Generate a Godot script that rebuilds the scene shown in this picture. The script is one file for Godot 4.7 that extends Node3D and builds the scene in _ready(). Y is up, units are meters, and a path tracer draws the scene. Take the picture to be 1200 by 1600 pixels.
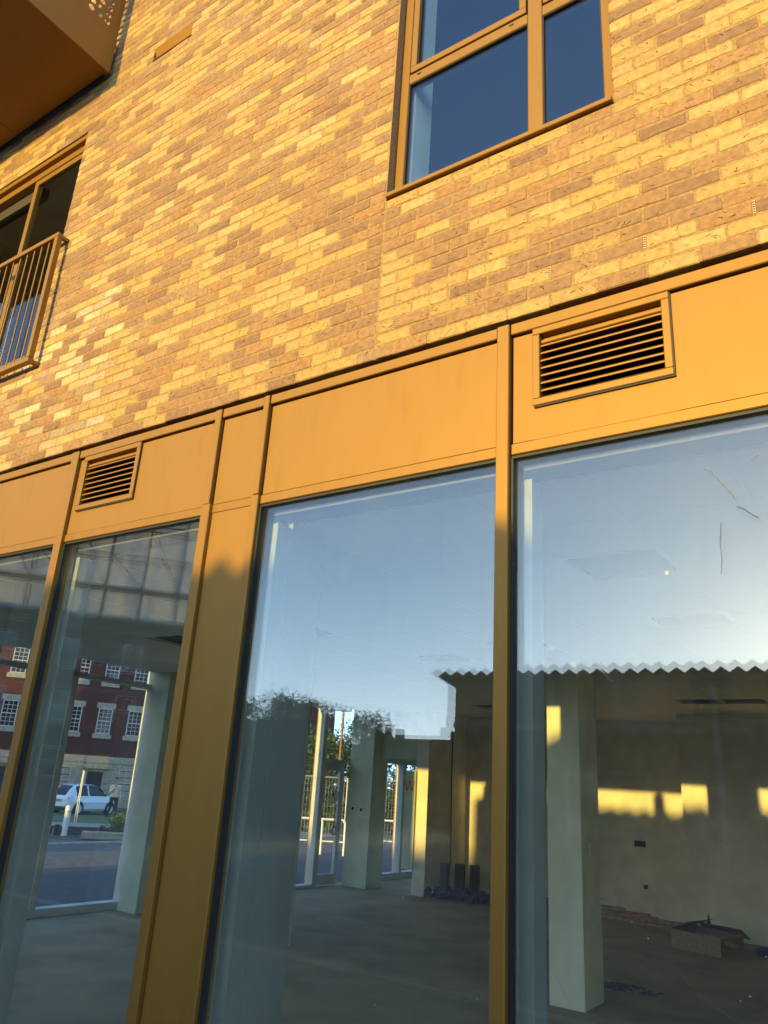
extends Node3D
# y up, metres. The brick facade is the plane z = 0, its outside towards +z; the shop floor is y = 0.

const SUN_TO := Vector3(-0.06, 0.107, 1.0)
const EYE := Vector3(0.0, 1.86, 2.89)
var rng := RandomNumberGenerator.new()
var M := {}
var taken := {}

# ------------------------------------------------------------------ mesh builder
class MB:
	var v := PackedVector3Array()
	var n := PackedVector3Array()
	var c := PackedColorArray()
	var uv := PackedVector2Array()
	var col := Color(1, 1, 1)
	func tri(a: Vector3, b: Vector3, d: Vector3) -> void:      # a, b, d run anticlockwise seen from outside
		var m := (b - a).cross(d - a).normalized()
		for p: Vector3 in [a, d, b]:
			v.append(p); n.append(m); c.append(col); uv.append(Vector2.ZERO)
	func quad(a: Vector3, b: Vector3, d: Vector3, e: Vector3) -> void:
		tri(a, b, d); tri(a, d, e)
	func tris(p: Array, m: Array) -> void:                      # with normals given
		for k: int in [0, 2, 1]:
			v.append(p[k]); n.append(m[k]); c.append(col); uv.append(Vector2.ZERO)
	func box(lo: Vector3, hi: Vector3) -> void:
		obox((lo + hi) / 2.0, (hi - lo) / 2.0, Basis.IDENTITY)
	func obox(at: Vector3, h: Vector3, b: Basis) -> void:
		var p := []
		for k in 8:
			p.append(at + b * Vector3(h.x * (1 if k & 1 else -1), h.y * (1 if k & 2 else -1), h.z * (1 if k & 4 else -1)))
		quad(p[4], p[5], p[7], p[6]); quad(p[1], p[0], p[2], p[3]); quad(p[5], p[1], p[3], p[7])
		quad(p[0], p[4], p[6], p[2]); quad(p[6], p[7], p[3], p[2]); quad(p[0], p[1], p[5], p[4])
	func bev(lo: Vector3, hi: Vector3, r: float, b := Basis.IDENTITY, at := Vector3.ZERO) -> void:   # a box with chamfered edges
		var cc := (lo + hi) / 2.0
		var h := (hi - lo) / 2.0
		r = minf(r, minf(h.x, minf(h.y, h.z)) * 0.6)
		var P := func(x: float, y: float, z: float) -> Vector3: return at + b * (cc + Vector3(x, y, z))
		for ax in 3:
			for s: float in [-1.0, 1.0]:
				var i := (ax + 1) % 3
				var j := (ax + 2) % 3
				var q := []
				for k: Array in [[-1, -1], [1, -1], [1, 1], [-1, 1]]:
					var t := Vector3.ZERO
					t[ax] = s * h[ax]; t[i] = float(k[0]) * (h[i] - r); t[j] = float(k[1]) * (h[j] - r)
					q.append(at + b * (cc + t))
				if s > 0: quad(q[0], q[1], q[2], q[3])
				else: quad(q[3], q[2], q[1], q[0])
		for ax in 3:
			var i := (ax + 1) % 3
			var j := (ax + 2) % 3
			for si: float in [-1.0, 1.0]:
				for sj: float in [-1.0, 1.0]:
					var q := []
					for k: Array in [[-1, 0], [1, 0], [1, 1], [-1, 1]]:
						var t := Vector3.ZERO
						t[ax] = float(k[0]) * (h[ax] - r)
						t[i] = si * (h[i] - (0.0 if k[1] == 0 else r)); t[j] = sj * (h[j] - (r if k[1] == 0 else 0.0))
						q.append(at + b * (cc + t))
					if si * sj < 0: quad(q[0], q[1], q[2], q[3])
					else: quad(q[3], q[2], q[1], q[0])
		for s in 8:
			var g := Vector3(1 if s & 1 else -1, 1 if s & 2 else -1, 1 if s & 4 else -1)
			var q := []
			for ax in 3:
				var t := Vector3(h.x - r, h.y - r, h.z - r)
				t[ax] = h[ax]
				q.append(at + b * (cc + t * g))
			if g.x * g.y * g.z > 0: tri(q[0], q[1], q[2])
			else: tri(q[2], q[1], q[0])
	func tube(p0: Vector3, p1: Vector3, r0: float, r1 := -1.0, seg := 8, caps := true) -> void:
		if r1 < 0: r1 = r0
		var d := (p1 - p0).normalized()
		var s := d.cross(Vector3.UP if absf(d.y) < 0.9 else Vector3.RIGHT).normalized()
		var t := d.cross(s)
		for k in seg:
			var a0 := TAU * k / seg
			var a1 := TAU * (k + 1) / seg
			var n0 := s * cos(a0) + t * sin(a0)
			var n1 := s * cos(a1) + t * sin(a1)
			tris([p0 + n0 * r0, p0 + n1 * r0, p1 + n1 * r1], [n0, n1, n1])
			tris([p0 + n0 * r0, p1 + n1 * r1, p1 + n0 * r1], [n0, n1, n0])
			if caps:
				tri(p1, p1 + n0 * r1, p1 + n1 * r1); tri(p0, p0 + n1 * r0, p0 + n0 * r0)
	func path(pts: Array, r: float, seg := 6) -> void:
		for k in pts.size() - 1: tube(pts[k], pts[k + 1], r, r, seg)
	func prism(pts: Array, a: Vector3, x: Vector3, y: Vector3, d: Vector3) -> void:   # convex outline pts (Vector2, anticlockwise) in axes x, y from a, thick along d = x cross y direction
		var f := []
		var k := []
		for p: Vector2 in pts:
			k.append(a + x * p.x + y * p.y); f.append(a + x * p.x + y * p.y + d)
		for i in range(1, pts.size() - 1):
			tri(f[0], f[i], f[i + 1]); tri(k[0], k[i + 1], k[i])
		for i in pts.size():
			var j := (i + 1) % pts.size()
			quad(k[i], k[j], f[j], f[i])
	func mesh(with_uv := false) -> ArrayMesh:
		var a := []
		a.resize(Mesh.ARRAY_MAX)
		a[Mesh.ARRAY_VERTEX] = v; a[Mesh.ARRAY_NORMAL] = n; a[Mesh.ARRAY_COLOR] = c
		if with_uv: a[Mesh.ARRAY_TEX_UV] = uv
		var m := ArrayMesh.new()
		m.add_surface_from_arrays(Mesh.PRIMITIVE_TRIANGLES, a)
		return m

func numbered(called: String) -> String:
	if not taken.has(called):
		taken[called] = 0
		return called
	taken[called] += 1
	return "%s_%03d" % [called, taken[called]]

func put(called: String, mesh: Mesh, mat: Material, parent: Node3D = self, at := Vector3.ZERO) -> MeshInstance3D:
	var o := MeshInstance3D.new()
	o.mesh = mesh
	o.material_override = mat
	o.position = at
	o.name = numbered(called) if parent == self else called
	parent.add_child(o, true)
	return o

func part(called: String, mb: MB, mat: Material, parent: Node3D = self) -> MeshInstance3D:
	return put(called, mb.mesh(), mat, parent)

func group_node(called: String, parent: Node3D = self, at := Vector3.ZERO, turn := 0.0) -> Node3D:
	var o := Node3D.new()
	o.name = numbered(called) if parent == self else called
	o.position = at
	o.rotation.y = turn
	parent.add_child(o, true)
	return o

func tag(o: Node, label: String, category := "", group := "") -> void:
	o.set_meta("label", label)
	if category != "": o.set_meta("category", category)
	if group != "": o.set_meta("group", group)

func structure(called: String, mb: MB, mat: Material) -> MeshInstance3D:
	var o := part(called, mb, mat)
	o.set_meta("kind", "structure")
	return o

func lin(r: float, g: float, b: float, a := 1.0) -> Color:
	var k := Color(r, g, b).linear_to_srgb()
	k.a = a
	return k

# ------------------------------------------------------------------ computed textures
func grey_image(size: int, f: Callable) -> ImageTexture:
	var d := PackedByteArray()
	d.resize(size * size)
	for y in size:
		for x in size:
			d[y * size + x] = clampi(int(255.0 * float(f.call(x, y))), 0, 255)
	return ImageTexture.create_from_image(Image.create_from_data(size, size, false, Image.FORMAT_L8, d))

func noise_tex(seed_: int, freq: float, ramp: Array, size := 512, octaves := 4, as_normal := false, strength := 4.0) -> NoiseTexture2D:
	var f := FastNoiseLite.new()
	f.seed = seed_
	f.noise_type = FastNoiseLite.TYPE_SIMPLEX_SMOOTH
	f.frequency = freq
	f.fractal_octaves = octaves
	var t := NoiseTexture2D.new()
	t.width = size; t.height = size
	t.seamless = true
	t.noise = f
	t.as_normal_map = as_normal
	t.bump_strength = strength
	if ramp.size():
		var g := Gradient.new()
		g.offsets = PackedFloat32Array(ramp.map(func(r): return r[0]))
		g.colors = PackedColorArray(ramp.map(func(r): return Color(r[1], r[1], r[1]) if not r[1] is Color else r[1]))
		t.color_ramp = g
	return t

func brick_face() -> ImageTexture:
	# creased stock-brick face: sandy grain, pits and dark folds; repeats every 1.7 m
	var S := 1024
	var h := PackedFloat32Array()
	h.resize(S * S)
	var f := FastNoiseLite.new()
	f.seed = 5; f.frequency = 0.035; f.fractal_octaves = 4
	var g := FastNoiseLite.new()
	g.seed = 9; g.frequency = 0.25; g.fractal_octaves = 2
	for y in S:
		for x in S:
			h[y * S + x] = 0.90 + 0.11 * f.get_noise_2d(x, y) + 0.09 * g.get_noise_2d(x, y)
	var r := RandomNumberGenerator.new()
	r.seed = 77
	for k in 900:                                  # folds
		var p := Vector2(r.randf() * S, r.randf() * S)
		var a := r.randfn(0.0, 0.5)
		var len := r.randi_range(4, 24)
		var dark := r.randf_range(0.12, 0.5)
		for s in len:
			a += r.randfn(0.0, 0.22)
			p += Vector2(cos(a), sin(a) * 0.8)
			for q: Vector2i in [Vector2i(0, 0), Vector2i(1, 0), Vector2i(0, 1)]:
				if q != Vector2i.ZERO and s * 4 < len: continue
				var i := (posmod(int(p.y) + q.y, S)) * S + posmod(int(p.x) + q.x, S)
				h[i] = minf(h[i], h[i] * (1.0 - dark))
	for k in 5000:                                 # pits and grit
		var i := r.randi_range(0, S * S - 1)
		h[i] *= r.randf_range(0.45, 0.9)
	var d := PackedByteArray()
	d.resize(S * S)
	for i in S * S: d[i] = clampi(int(255 * h[i]), 0, 255)
	return ImageTexture.create_from_image(Image.create_from_data(S, S, false, Image.FORMAT_L8, d))

func mat(name_: String, color: Color, rough := 0.8, metal := 0.0, spec := 0.5) -> StandardMaterial3D:
	var m := StandardMaterial3D.new()
	m.resource_name = name_
	m.albedo_color = color
	m.roughness = rough
	m.metallic = metal
	m.metallic_specular = spec
	M[name_] = m
	return m

func world_tex(m: StandardMaterial3D, t: Texture2D, metres: float) -> void:
	m.albedo_texture = t
	m.uv1_triplanar = true
	m.uv1_world_triplanar = true
	m.uv1_scale = Vector3.ONE / metres

func relief(m: StandardMaterial3D, t: Texture2D, cm: float) -> void:
	m.heightmap_enabled = true
	m.heightmap_texture = t
	m.heightmap_scale = cm

func mirror_glass(name_: String, share: float) -> void:
	# coated glazing: a thin metallic coat that mirrors a share of the light and lets the rest pass
	var m := mat(name_, Color(0.97, 0.98, 1.0, share), 0.0, 1.0)
	m.transparency = BaseMaterial3D.TRANSPARENCY_ALPHA
	var i := Image.create(4, 4, false, Image.FORMAT_RGBA8)
	i.fill(Color.WHITE)
	m.albedo_texture = ImageTexture.create_from_image(i)

func make_materials() -> void:
	var face := brick_face()
	for k in 12:
		var m := mat("brick_%d" % k, BRICK_TONES[k].linear_to_srgb(), 0.92, 0, 0.3)
		world_tex(m, face, 1.7)
		relief(m, face, 0.25)
	var f := mat("brick_field", Color.WHITE, 0.92, 0, 0.3)
	f.vertex_color_use_as_albedo = true
	world_tex(f, face, 1.7)
	relief(f, face, 0.25)
	var mo := mat("mortar", lin(0.385, 0.226, 0.096), 0.97, 0, 0.2)
	world_tex(mo, noise_tex(3, 0.05, [[0.0, 0.7], [0.5, 0.88], [1.0, 1.0]]), 0.6)
	relief(mo, mo.albedo_texture, 0.2)
	# bronze-gold powder coat
	var paint := noise_tex(11, 0.012, [[0.0, 0.955], [0.35, 0.985], [1.0, 1.0]], 512, 5)
	for a: Array in [["gold", Color(0.280, 0.133, 0.018), 0.55], ["gold_frame", Color(0.270, 0.128, 0.017), 0.52]]:
		var g := mat(a[0], (a[1] as Color).linear_to_srgb(), a[2], 0.5, 0.5)
		world_tex(g, paint, 2.3)
		g.uv1_scale = Vector3(1.1, 0.3, 1.1)      # faint rain streaks
		g.normal_enabled = true
		g.normal_texture = noise_tex(21, 0.006, [], 512, 2, true, 1.2)
		g.normal_scale = 0.12
	mat("dark_metal", lin(0.055, 0.035, 0.015), 0.5)
	mat("gasket", lin(0.012, 0.012, 0.012), 0.6)
	mat("tape", lin(0.30, 0.25, 0.18), 0.8)
	mat("weep", lin(0.40, 0.31, 0.14), 0.6)
	mat("blind", lin(0.055, 0.052, 0.042), 0.9)
	mat("white_plastic", lin(0.7, 0.7, 0.68), 0.4)
	mirror_glass("shop_glass", 0.055)
	mirror_glass("shop_glass_inner", 0.042)
	mirror_glass("upper_glass", 0.072)
	mirror_glass("side_glass", 0.035)
	var plaster := noise_tex(31, 0.01, [[0.0, 0.9], [1.0, 1.0]], 512, 4)
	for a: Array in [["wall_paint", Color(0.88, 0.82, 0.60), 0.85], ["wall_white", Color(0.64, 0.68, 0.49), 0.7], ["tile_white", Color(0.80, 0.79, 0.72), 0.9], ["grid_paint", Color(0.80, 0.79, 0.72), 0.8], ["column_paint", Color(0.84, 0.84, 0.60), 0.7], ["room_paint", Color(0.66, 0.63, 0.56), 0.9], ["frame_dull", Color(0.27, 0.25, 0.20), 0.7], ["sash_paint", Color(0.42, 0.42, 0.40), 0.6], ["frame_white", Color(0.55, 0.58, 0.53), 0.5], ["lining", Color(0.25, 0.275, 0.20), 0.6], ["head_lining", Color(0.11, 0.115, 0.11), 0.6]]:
		var m := mat(a[0], (a[1] as Color).linear_to_srgb(), a[2], 0, 0.35)
		if a[0] != "tile_white" and a[0] != "grid_paint": world_tex(m, plaster, 2.7)
	var fl := mat("screed", lin(0.33, 0.29, 0.15), 0.75, 0, 0.4)
	world_tex(fl, noise_tex(41, 0.006, [[0.0, 0.78], [0.45, 0.9], [0.6, 0.94], [1.0, 1.0]], 1024, 6), 6.0)
	var pv := mat("paving", lin(0.12, 0.108, 0.09), 0.85)
	world_tex(pv, noise_tex(43, 0.02, [[0.0, 0.65], [1.0, 1.0]], 512, 5), 3.0)
	var asphalt := mat("asphalt", lin(0.055, 0.055, 0.058), 0.9)
	world_tex(asphalt, noise_tex(44, 0.04, [[0.0, 0.6], [1.0, 1.0]], 512, 5), 4.0)
	var gr := mat("ground", lin(0.12, 0.105, 0.08), 0.95)
	world_tex(gr, noise_tex(45, 0.01, [[0.0, 0.6], [1.0, 1.0]], 512, 5), 9.0)
	mat("timber", lin(0.55, 0.33, 0.15), 0.7)
	world_tex(M.timber, noise_tex(46, 0.02, [[0.0, 0.6], [1.0, 1.0]], 256, 4), 0.7)
	mat("cardboard", lin(0.42, 0.26, 0.13), 0.85)
	world_tex(M.cardboard, noise_tex(47, 0.03, [[0.0, 0.8], [1.0, 1.0]], 256, 3), 0.5)
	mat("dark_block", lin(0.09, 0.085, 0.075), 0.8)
	mat("cable", lin(0.03, 0.03, 0.03), 0.5)
	mat("stain", lin(0.05, 0.045, 0.04), 0.6)
	mat("red_print", lin(0.65, 0.10, 0.03), 0.5)
	mat("galvanised", lin(0.45, 0.45, 0.45), 0.4, 0.6)
	mat("tube_steel", lin(0.12, 0.115, 0.105), 0.5, 0.2)
	var red := mat("red_brick", lin(0.13, 0.050, 0.040), 0.9, 0, 0.3)
	world_tex(red, noise_tex(51, 0.08, [[0.0, 0.55], [1.0, 1.0]], 512, 4), 2.0)
	mat("stone", lin(0.42, 0.38, 0.28), 0.85, 0, 0.3)
	world_tex(M.stone, noise_tex(52, 0.02, [[0.0, 0.7], [1.0, 1.0]], 512, 4), 2.5)
	var brn := mat("brown_brick", lin(0.13, 0.085, 0.06), 0.92, 0, 0.3)
	world_tex(brn, noise_tex(53, 0.06, [[0.0, 0.6], [1.0, 1.0]], 512, 4), 2.0)
	mat("sheet_roof", lin(0.25, 0.245, 0.22), 0.85)
	world_tex(M.sheet_roof, noise_tex(54, 0.02, [[0.0, 0.6], [1.0, 1.0]], 512, 4), 2.0)
	mat("slate", lin(0.07, 0.075, 0.085), 0.7)
	mat("sheeting", lin(0.55, 0.56, 0.57), 0.55)
	M.sheeting.backlight_enabled = true
	M.sheeting.backlight = Color(0.8, 0.8, 0.8)
	mat("hoarding", lin(0.05, 0.055, 0.05), 0.8)
	mat("bark", lin(0.07, 0.05, 0.035), 0.95)
	for a: Array in [["leaf", Color(0.06, 0.095, 0.022)]]:
		var m := mat(a[0], Color.WHITE, 0.7, 0, 0.3)
		m.vertex_color_use_as_albedo = true
		m.backlight_enabled = true
		m.backlight = (a[1] as Color) * 1.4
	var cp := mat("car_paint", lin(0.62, 0.68, 0.70), 0.25)
	cp.clearcoat_enabled = true
	cp.clearcoat = 1.0
	cp.clearcoat_roughness = 0.05
	mat("car_glass", lin(0.01, 0.012, 0.014), 0.05)
	mat("rubber", lin(0.02, 0.02, 0.02), 0.8)
	mat("alloy", lin(0.5, 0.5, 0.52), 0.3, 0.8)
	mat("lamp_red", lin(0.35, 0.02, 0.015), 0.2)
	mat("window_glass_dark", lin(0.02, 0.025, 0.03), 0.04, 0, 0.8)
	var bd := mat("body", Color.WHITE, 0.8)
	bd.vertex_color_use_as_albedo = true
	mat("grass", lin(0.06, 0.10, 0.03), 0.95)

var BRICK_TONES: Array[Color] = [
	Color(0.462, 0.300, 0.112), Color(0.438, 0.278, 0.100), Color(0.478, 0.318, 0.124), Color(0.448, 0.284, 0.096), Color(0.422, 0.262, 0.096),
	Color(0.362, 0.198, 0.090), Color(0.340, 0.188, 0.088), Color(0.352, 0.184, 0.079), Color(0.327, 0.178, 0.085),
	Color(0.288, 0.160, 0.084), Color(0.262, 0.146, 0.079), Color(0.306, 0.170, 0.088)]

# ------------------------------------------------------------------ sky
func sky_tex() -> ImageTexture:
	var W := 1024
	var H := 512
	var d := PackedFloat32Array()
	d.resize(W * H * 3)
	var sun := SUN_TO.normalized()
	var zen := Vector3(0.165, 0.385, 0.82)
	var hor := Vector3(1.42, 2.26, 2.68)
	for j in H:
		var el := PI * (0.5 - (j + 0.5) / H)
		var y := sin(el)
		var k := pow(1.0 - maxf(y, 0.0), 3.6)
		for i in W:
			var a := ((i + 0.5) / W - 0.5) * TAU
			var dir := Vector3(-sin(a) * cos(el), y, cos(a) * cos(el))
			var g := acos(clampf(dir.dot(sun), -1, 1))
			var to := 0.5 + 0.5 * Vector2(dir.x, dir.z).normalized().dot(Vector2(sun.x, sun.z).normalized())
			var c := zen * (0.9 + 0.1 * to) + hor * k * (0.38 + 0.62 * pow(to, 1.5))
			c += Vector3(1.7, 1.2, 0.30) * pow(1.0 - maxf(y, 0.0), 11.0) * to * to
			c += Vector3(4.2, 3.6, 1.9) * exp(-g / 0.15) + Vector3(0.26, 0.25, 0.12) * exp(-g / 0.5)
			var o := (j * W + i) * 3
			d[o] = c.x; d[o + 1] = c.y; d[o + 2] = c.z
	return ImageTexture.create_from_image(Image.create_from_data(W, H, false, Image.FORMAT_RGBF, d.to_byte_array()))

func _ready() -> void:
	rng.seed = 20240611
	# ---- camera
	var yaw := deg_to_rad(35.08)
	var pitch := deg_to_rad(19.42)
	var roll := deg_to_rad(3.65)
	var fw := Vector3(-sin(yaw) * cos(pitch), sin(pitch), -cos(yaw) * cos(pitch))
	var rt := Vector3(cos(yaw), 0, -sin(yaw))
	var up := rt.cross(fw)
	var cam := Camera3D.new()
	cam.name = "camera"
	cam.transform = Transform3D(Basis(rt * cos(roll) + up * sin(roll), up * cos(roll) - rt * sin(roll), -fw), EYE)
	cam.fov = rad_to_deg(2.0 * atan(800.0 / 1205.0))
	cam.near = 0.05
	cam.far = 900.0
	add_child(cam)
	cam.current = true
	# ---- sky, sun, exposure
	var env := Environment.new()
	env.background_mode = Environment.BG_SKY
	var sm := PanoramaSkyMaterial.new()
	sm.panorama = sky_tex()
	env.sky = Sky.new()
	env.sky.sky_material = sm
	env.background_energy_multiplier = 1.0
	env.tonemap_mode = Environment.TONE_MAPPER_LINEAR
	env.tonemap_exposure = 1.6
	env.sdfgi_enabled = true
	env.ssao_enabled = true
	env.ssil_enabled = true
	var we := WorldEnvironment.new()
	we.name = "environment"
	we.environment = env
	add_child(we)
	var sun := DirectionalLight3D.new()
	sun.name = "sun"
	sun.light_color = Color(1.0, 0.87, 0.45)
	sun.light_energy = 1.5
	sun.light_angular_distance = 0.55
	sun.shadow_enabled = true
	add_child(sun)
	sun.look_at_from_position(Vector3.ZERO, -SUN_TO, Vector3.UP)
	# ---- the rest
	make_materials()
	build_ground()
	build_facade()
	build_interior()
	build_outside_behind()
	build_outside_left()

# ------------------------------------------------------------------ ground
func ground_y(x: float, z: float) -> float:
	# level round the building, falling away to the street beyond the glazed side
	var s := (-(x + 17.0)) * 0.83 + (-(z + 9.0)) * 0.56
	s = clampf(s, 0.0, 60.0)
	if z > -2.0: s *= clampf(1.0 - (z + 2.0) / 12.0, 0.0, 1.0)
	return -0.02 - (0.55 * smoothstep(4.0, 28.0, s) + 0.25 * smoothstep(24.0, 50.0, s))

func sheet(mb: MB, lo: Vector2, hi: Vector2, step: float, lift: float) -> void:
	var nx := int(ceil((hi.x - lo.x) / step))
	var nz := int(ceil((hi.y - lo.y) / step))
	for i in nx:
		for j in nz:
			var x0 := lerpf(lo.x, hi.x, float(i) / nx)
			var x1 := lerpf(lo.x, hi.x, float(i + 1) / nx)
			var z0 := lerpf(lo.y, hi.y, float(j) / nz)
			var z1 := lerpf(lo.y, hi.y, float(j + 1) / nz)
			var P := func(x: float, z: float) -> Vector3: return Vector3(x, ground_y(x, z) + lift, z)
			mb.quad(P.call(x0, z1), P.call(x1, z1), P.call(x1, z0), P.call(x0, z0))

func build_ground() -> void:
	var g := MB.new()
	sheet(g, Vector2(-90, -90), Vector2(-10.2, 40), 2.5, -0.01)
	sheet(g, Vector2(-10.2, 0.6), Vector2(90, 40), 10.0, -0.01)
	sheet(g, Vector2(-10.2, -90), Vector2(90, -14.4), 10.0, -0.01)
	g.quad(Vector3(-400, -0.03, 400), Vector3(400, -0.03, 400), Vector3(400, -0.03, 40), Vector3(-400, -0.03, 40))
	g.quad(Vector3(-400, -0.83, 40), Vector3(-90, -0.83, 40), Vector3(-90, -0.83, -400), Vector3(-400, -0.83, -400))
	g.quad(Vector3(-90, -0.83, -90), Vector3(400, -0.83, -90), Vector3(400, -0.83, -400), Vector3(-90, -0.83, -400))
	g.quad(Vector3(90, -0.03, 40), Vector3(400, -0.03, 40), Vector3(400, -0.03, -90), Vector3(90, -0.03, -90))
	structure("ground", g, M.ground)
	var p := MB.new()
	p.box(Vector3(-16.5, -0.3, -0.02), Vector3(14, 0.0, 4.4))
	p.box(Vector3(-17.9, -0.3, -24.0), Vector3(-13.9, 0.0, -0.03))
	structure("pavement", p, M.paving)
	var dk := MB.new()
	dk.box(Vector3(-13.9, -0.3, -24.0), Vector3(-10.0, -0.004, -0.03))
	structure("path", dk, M.asphalt)
	var r := MB.new()
	sheet(r, Vector2(-16.5, 4.6), Vector2(30, 10.5), 4.0, 0.008)
	structure("road", r, M.asphalt)
	var k := MB.new()
	k.bev(Vector3(-16.5, -0.3, 4.41), Vector3(14, 0.02, 4.56), 0.015)
	structure("kerb", k, M.stone)

# ------------------------------------------------------------------ the brick and bronze building
const BX0 := -10.0          # left corner of the building
const BX1 := 3.2
const BASE_Y := 3.985       # underside of the brickwork
const COURSE := 0.075
const MODULE := 0.2205
const JOINT_X := -2.157     # movement joint
const HEAD := 3.29          # top of the shop glass
const CEIL := 3.25
var holes := [[-2.150, -0.830, 14, 46], [-7.95, -5.632, 13, 45], [-4.83, -4.34, 50, 52]]   # x0, x1, first course, past last course

func brick_shape(mb: MB, a: Vector2, b: Vector2, z: float, r: RandomNumberGenerator) -> void:
	var xm := lerpf(a.x, b.x, r.randf_range(0.35, 0.65))
	var base := [Vector2(a.x, a.y), Vector2(xm, a.y), Vector2(b.x, a.y), Vector2(b.x, b.y), Vector2(lerpf(b.x, a.x, r.randf_range(0.35, 0.65)), b.y), Vector2(a.x, b.y)]
	var mid := (a + b) / 2.0
	var f := []
	var o := []
	var k := []
	for p: Vector2 in base:
		var j := Vector2(r.randf_range(-0.0022, 0.0016), r.randf_range(-0.0022, 0.0016))
		var outer := p + j
		var c := r.randf_range(0.003, 0.007)
		var inner := outer - Vector2(signf(outer.x - mid.x) * c * (0.0 if absf(outer.x - mid.x) < (b.x - a.x) * 0.3 else 1.0), signf(outer.y - mid.y) * c)
		f.append(Vector3(inner.x, inner.y, z + r.randf_range(-0.0012, 0.0012)))
		o.append(Vector3(outer.x, outer.y, z - r.randf_range(0.003, 0.006)))
		k.append(Vector3(outer.x, outer.y, z - 0.085))
	for i in range(1, 5): mb.tri(f[0], f[i], f[i + 1])
	for i in 6:
		var j := (i + 1) % 6
		mb.quad(o[i], o[j], f[j], f[i])
		mb.quad(k[i], k[j], o[j], o[i])

func seen_area(p: Vector3) -> float:
	var cam := get_node("camera") as Camera3D
	var q: Vector3 = cam.transform.affine_inverse() * p
	if q.z > -0.1: return 0.0
	var t := tan(deg_to_rad(cam.fov / 2.0))
	if absf(q.y / -q.z) > t * 0.985 or absf(q.x / -q.z) > t * 0.74: return 0.0
	return absf((p - EYE).normalized().z) / (p - EYE).length_squared()

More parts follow.
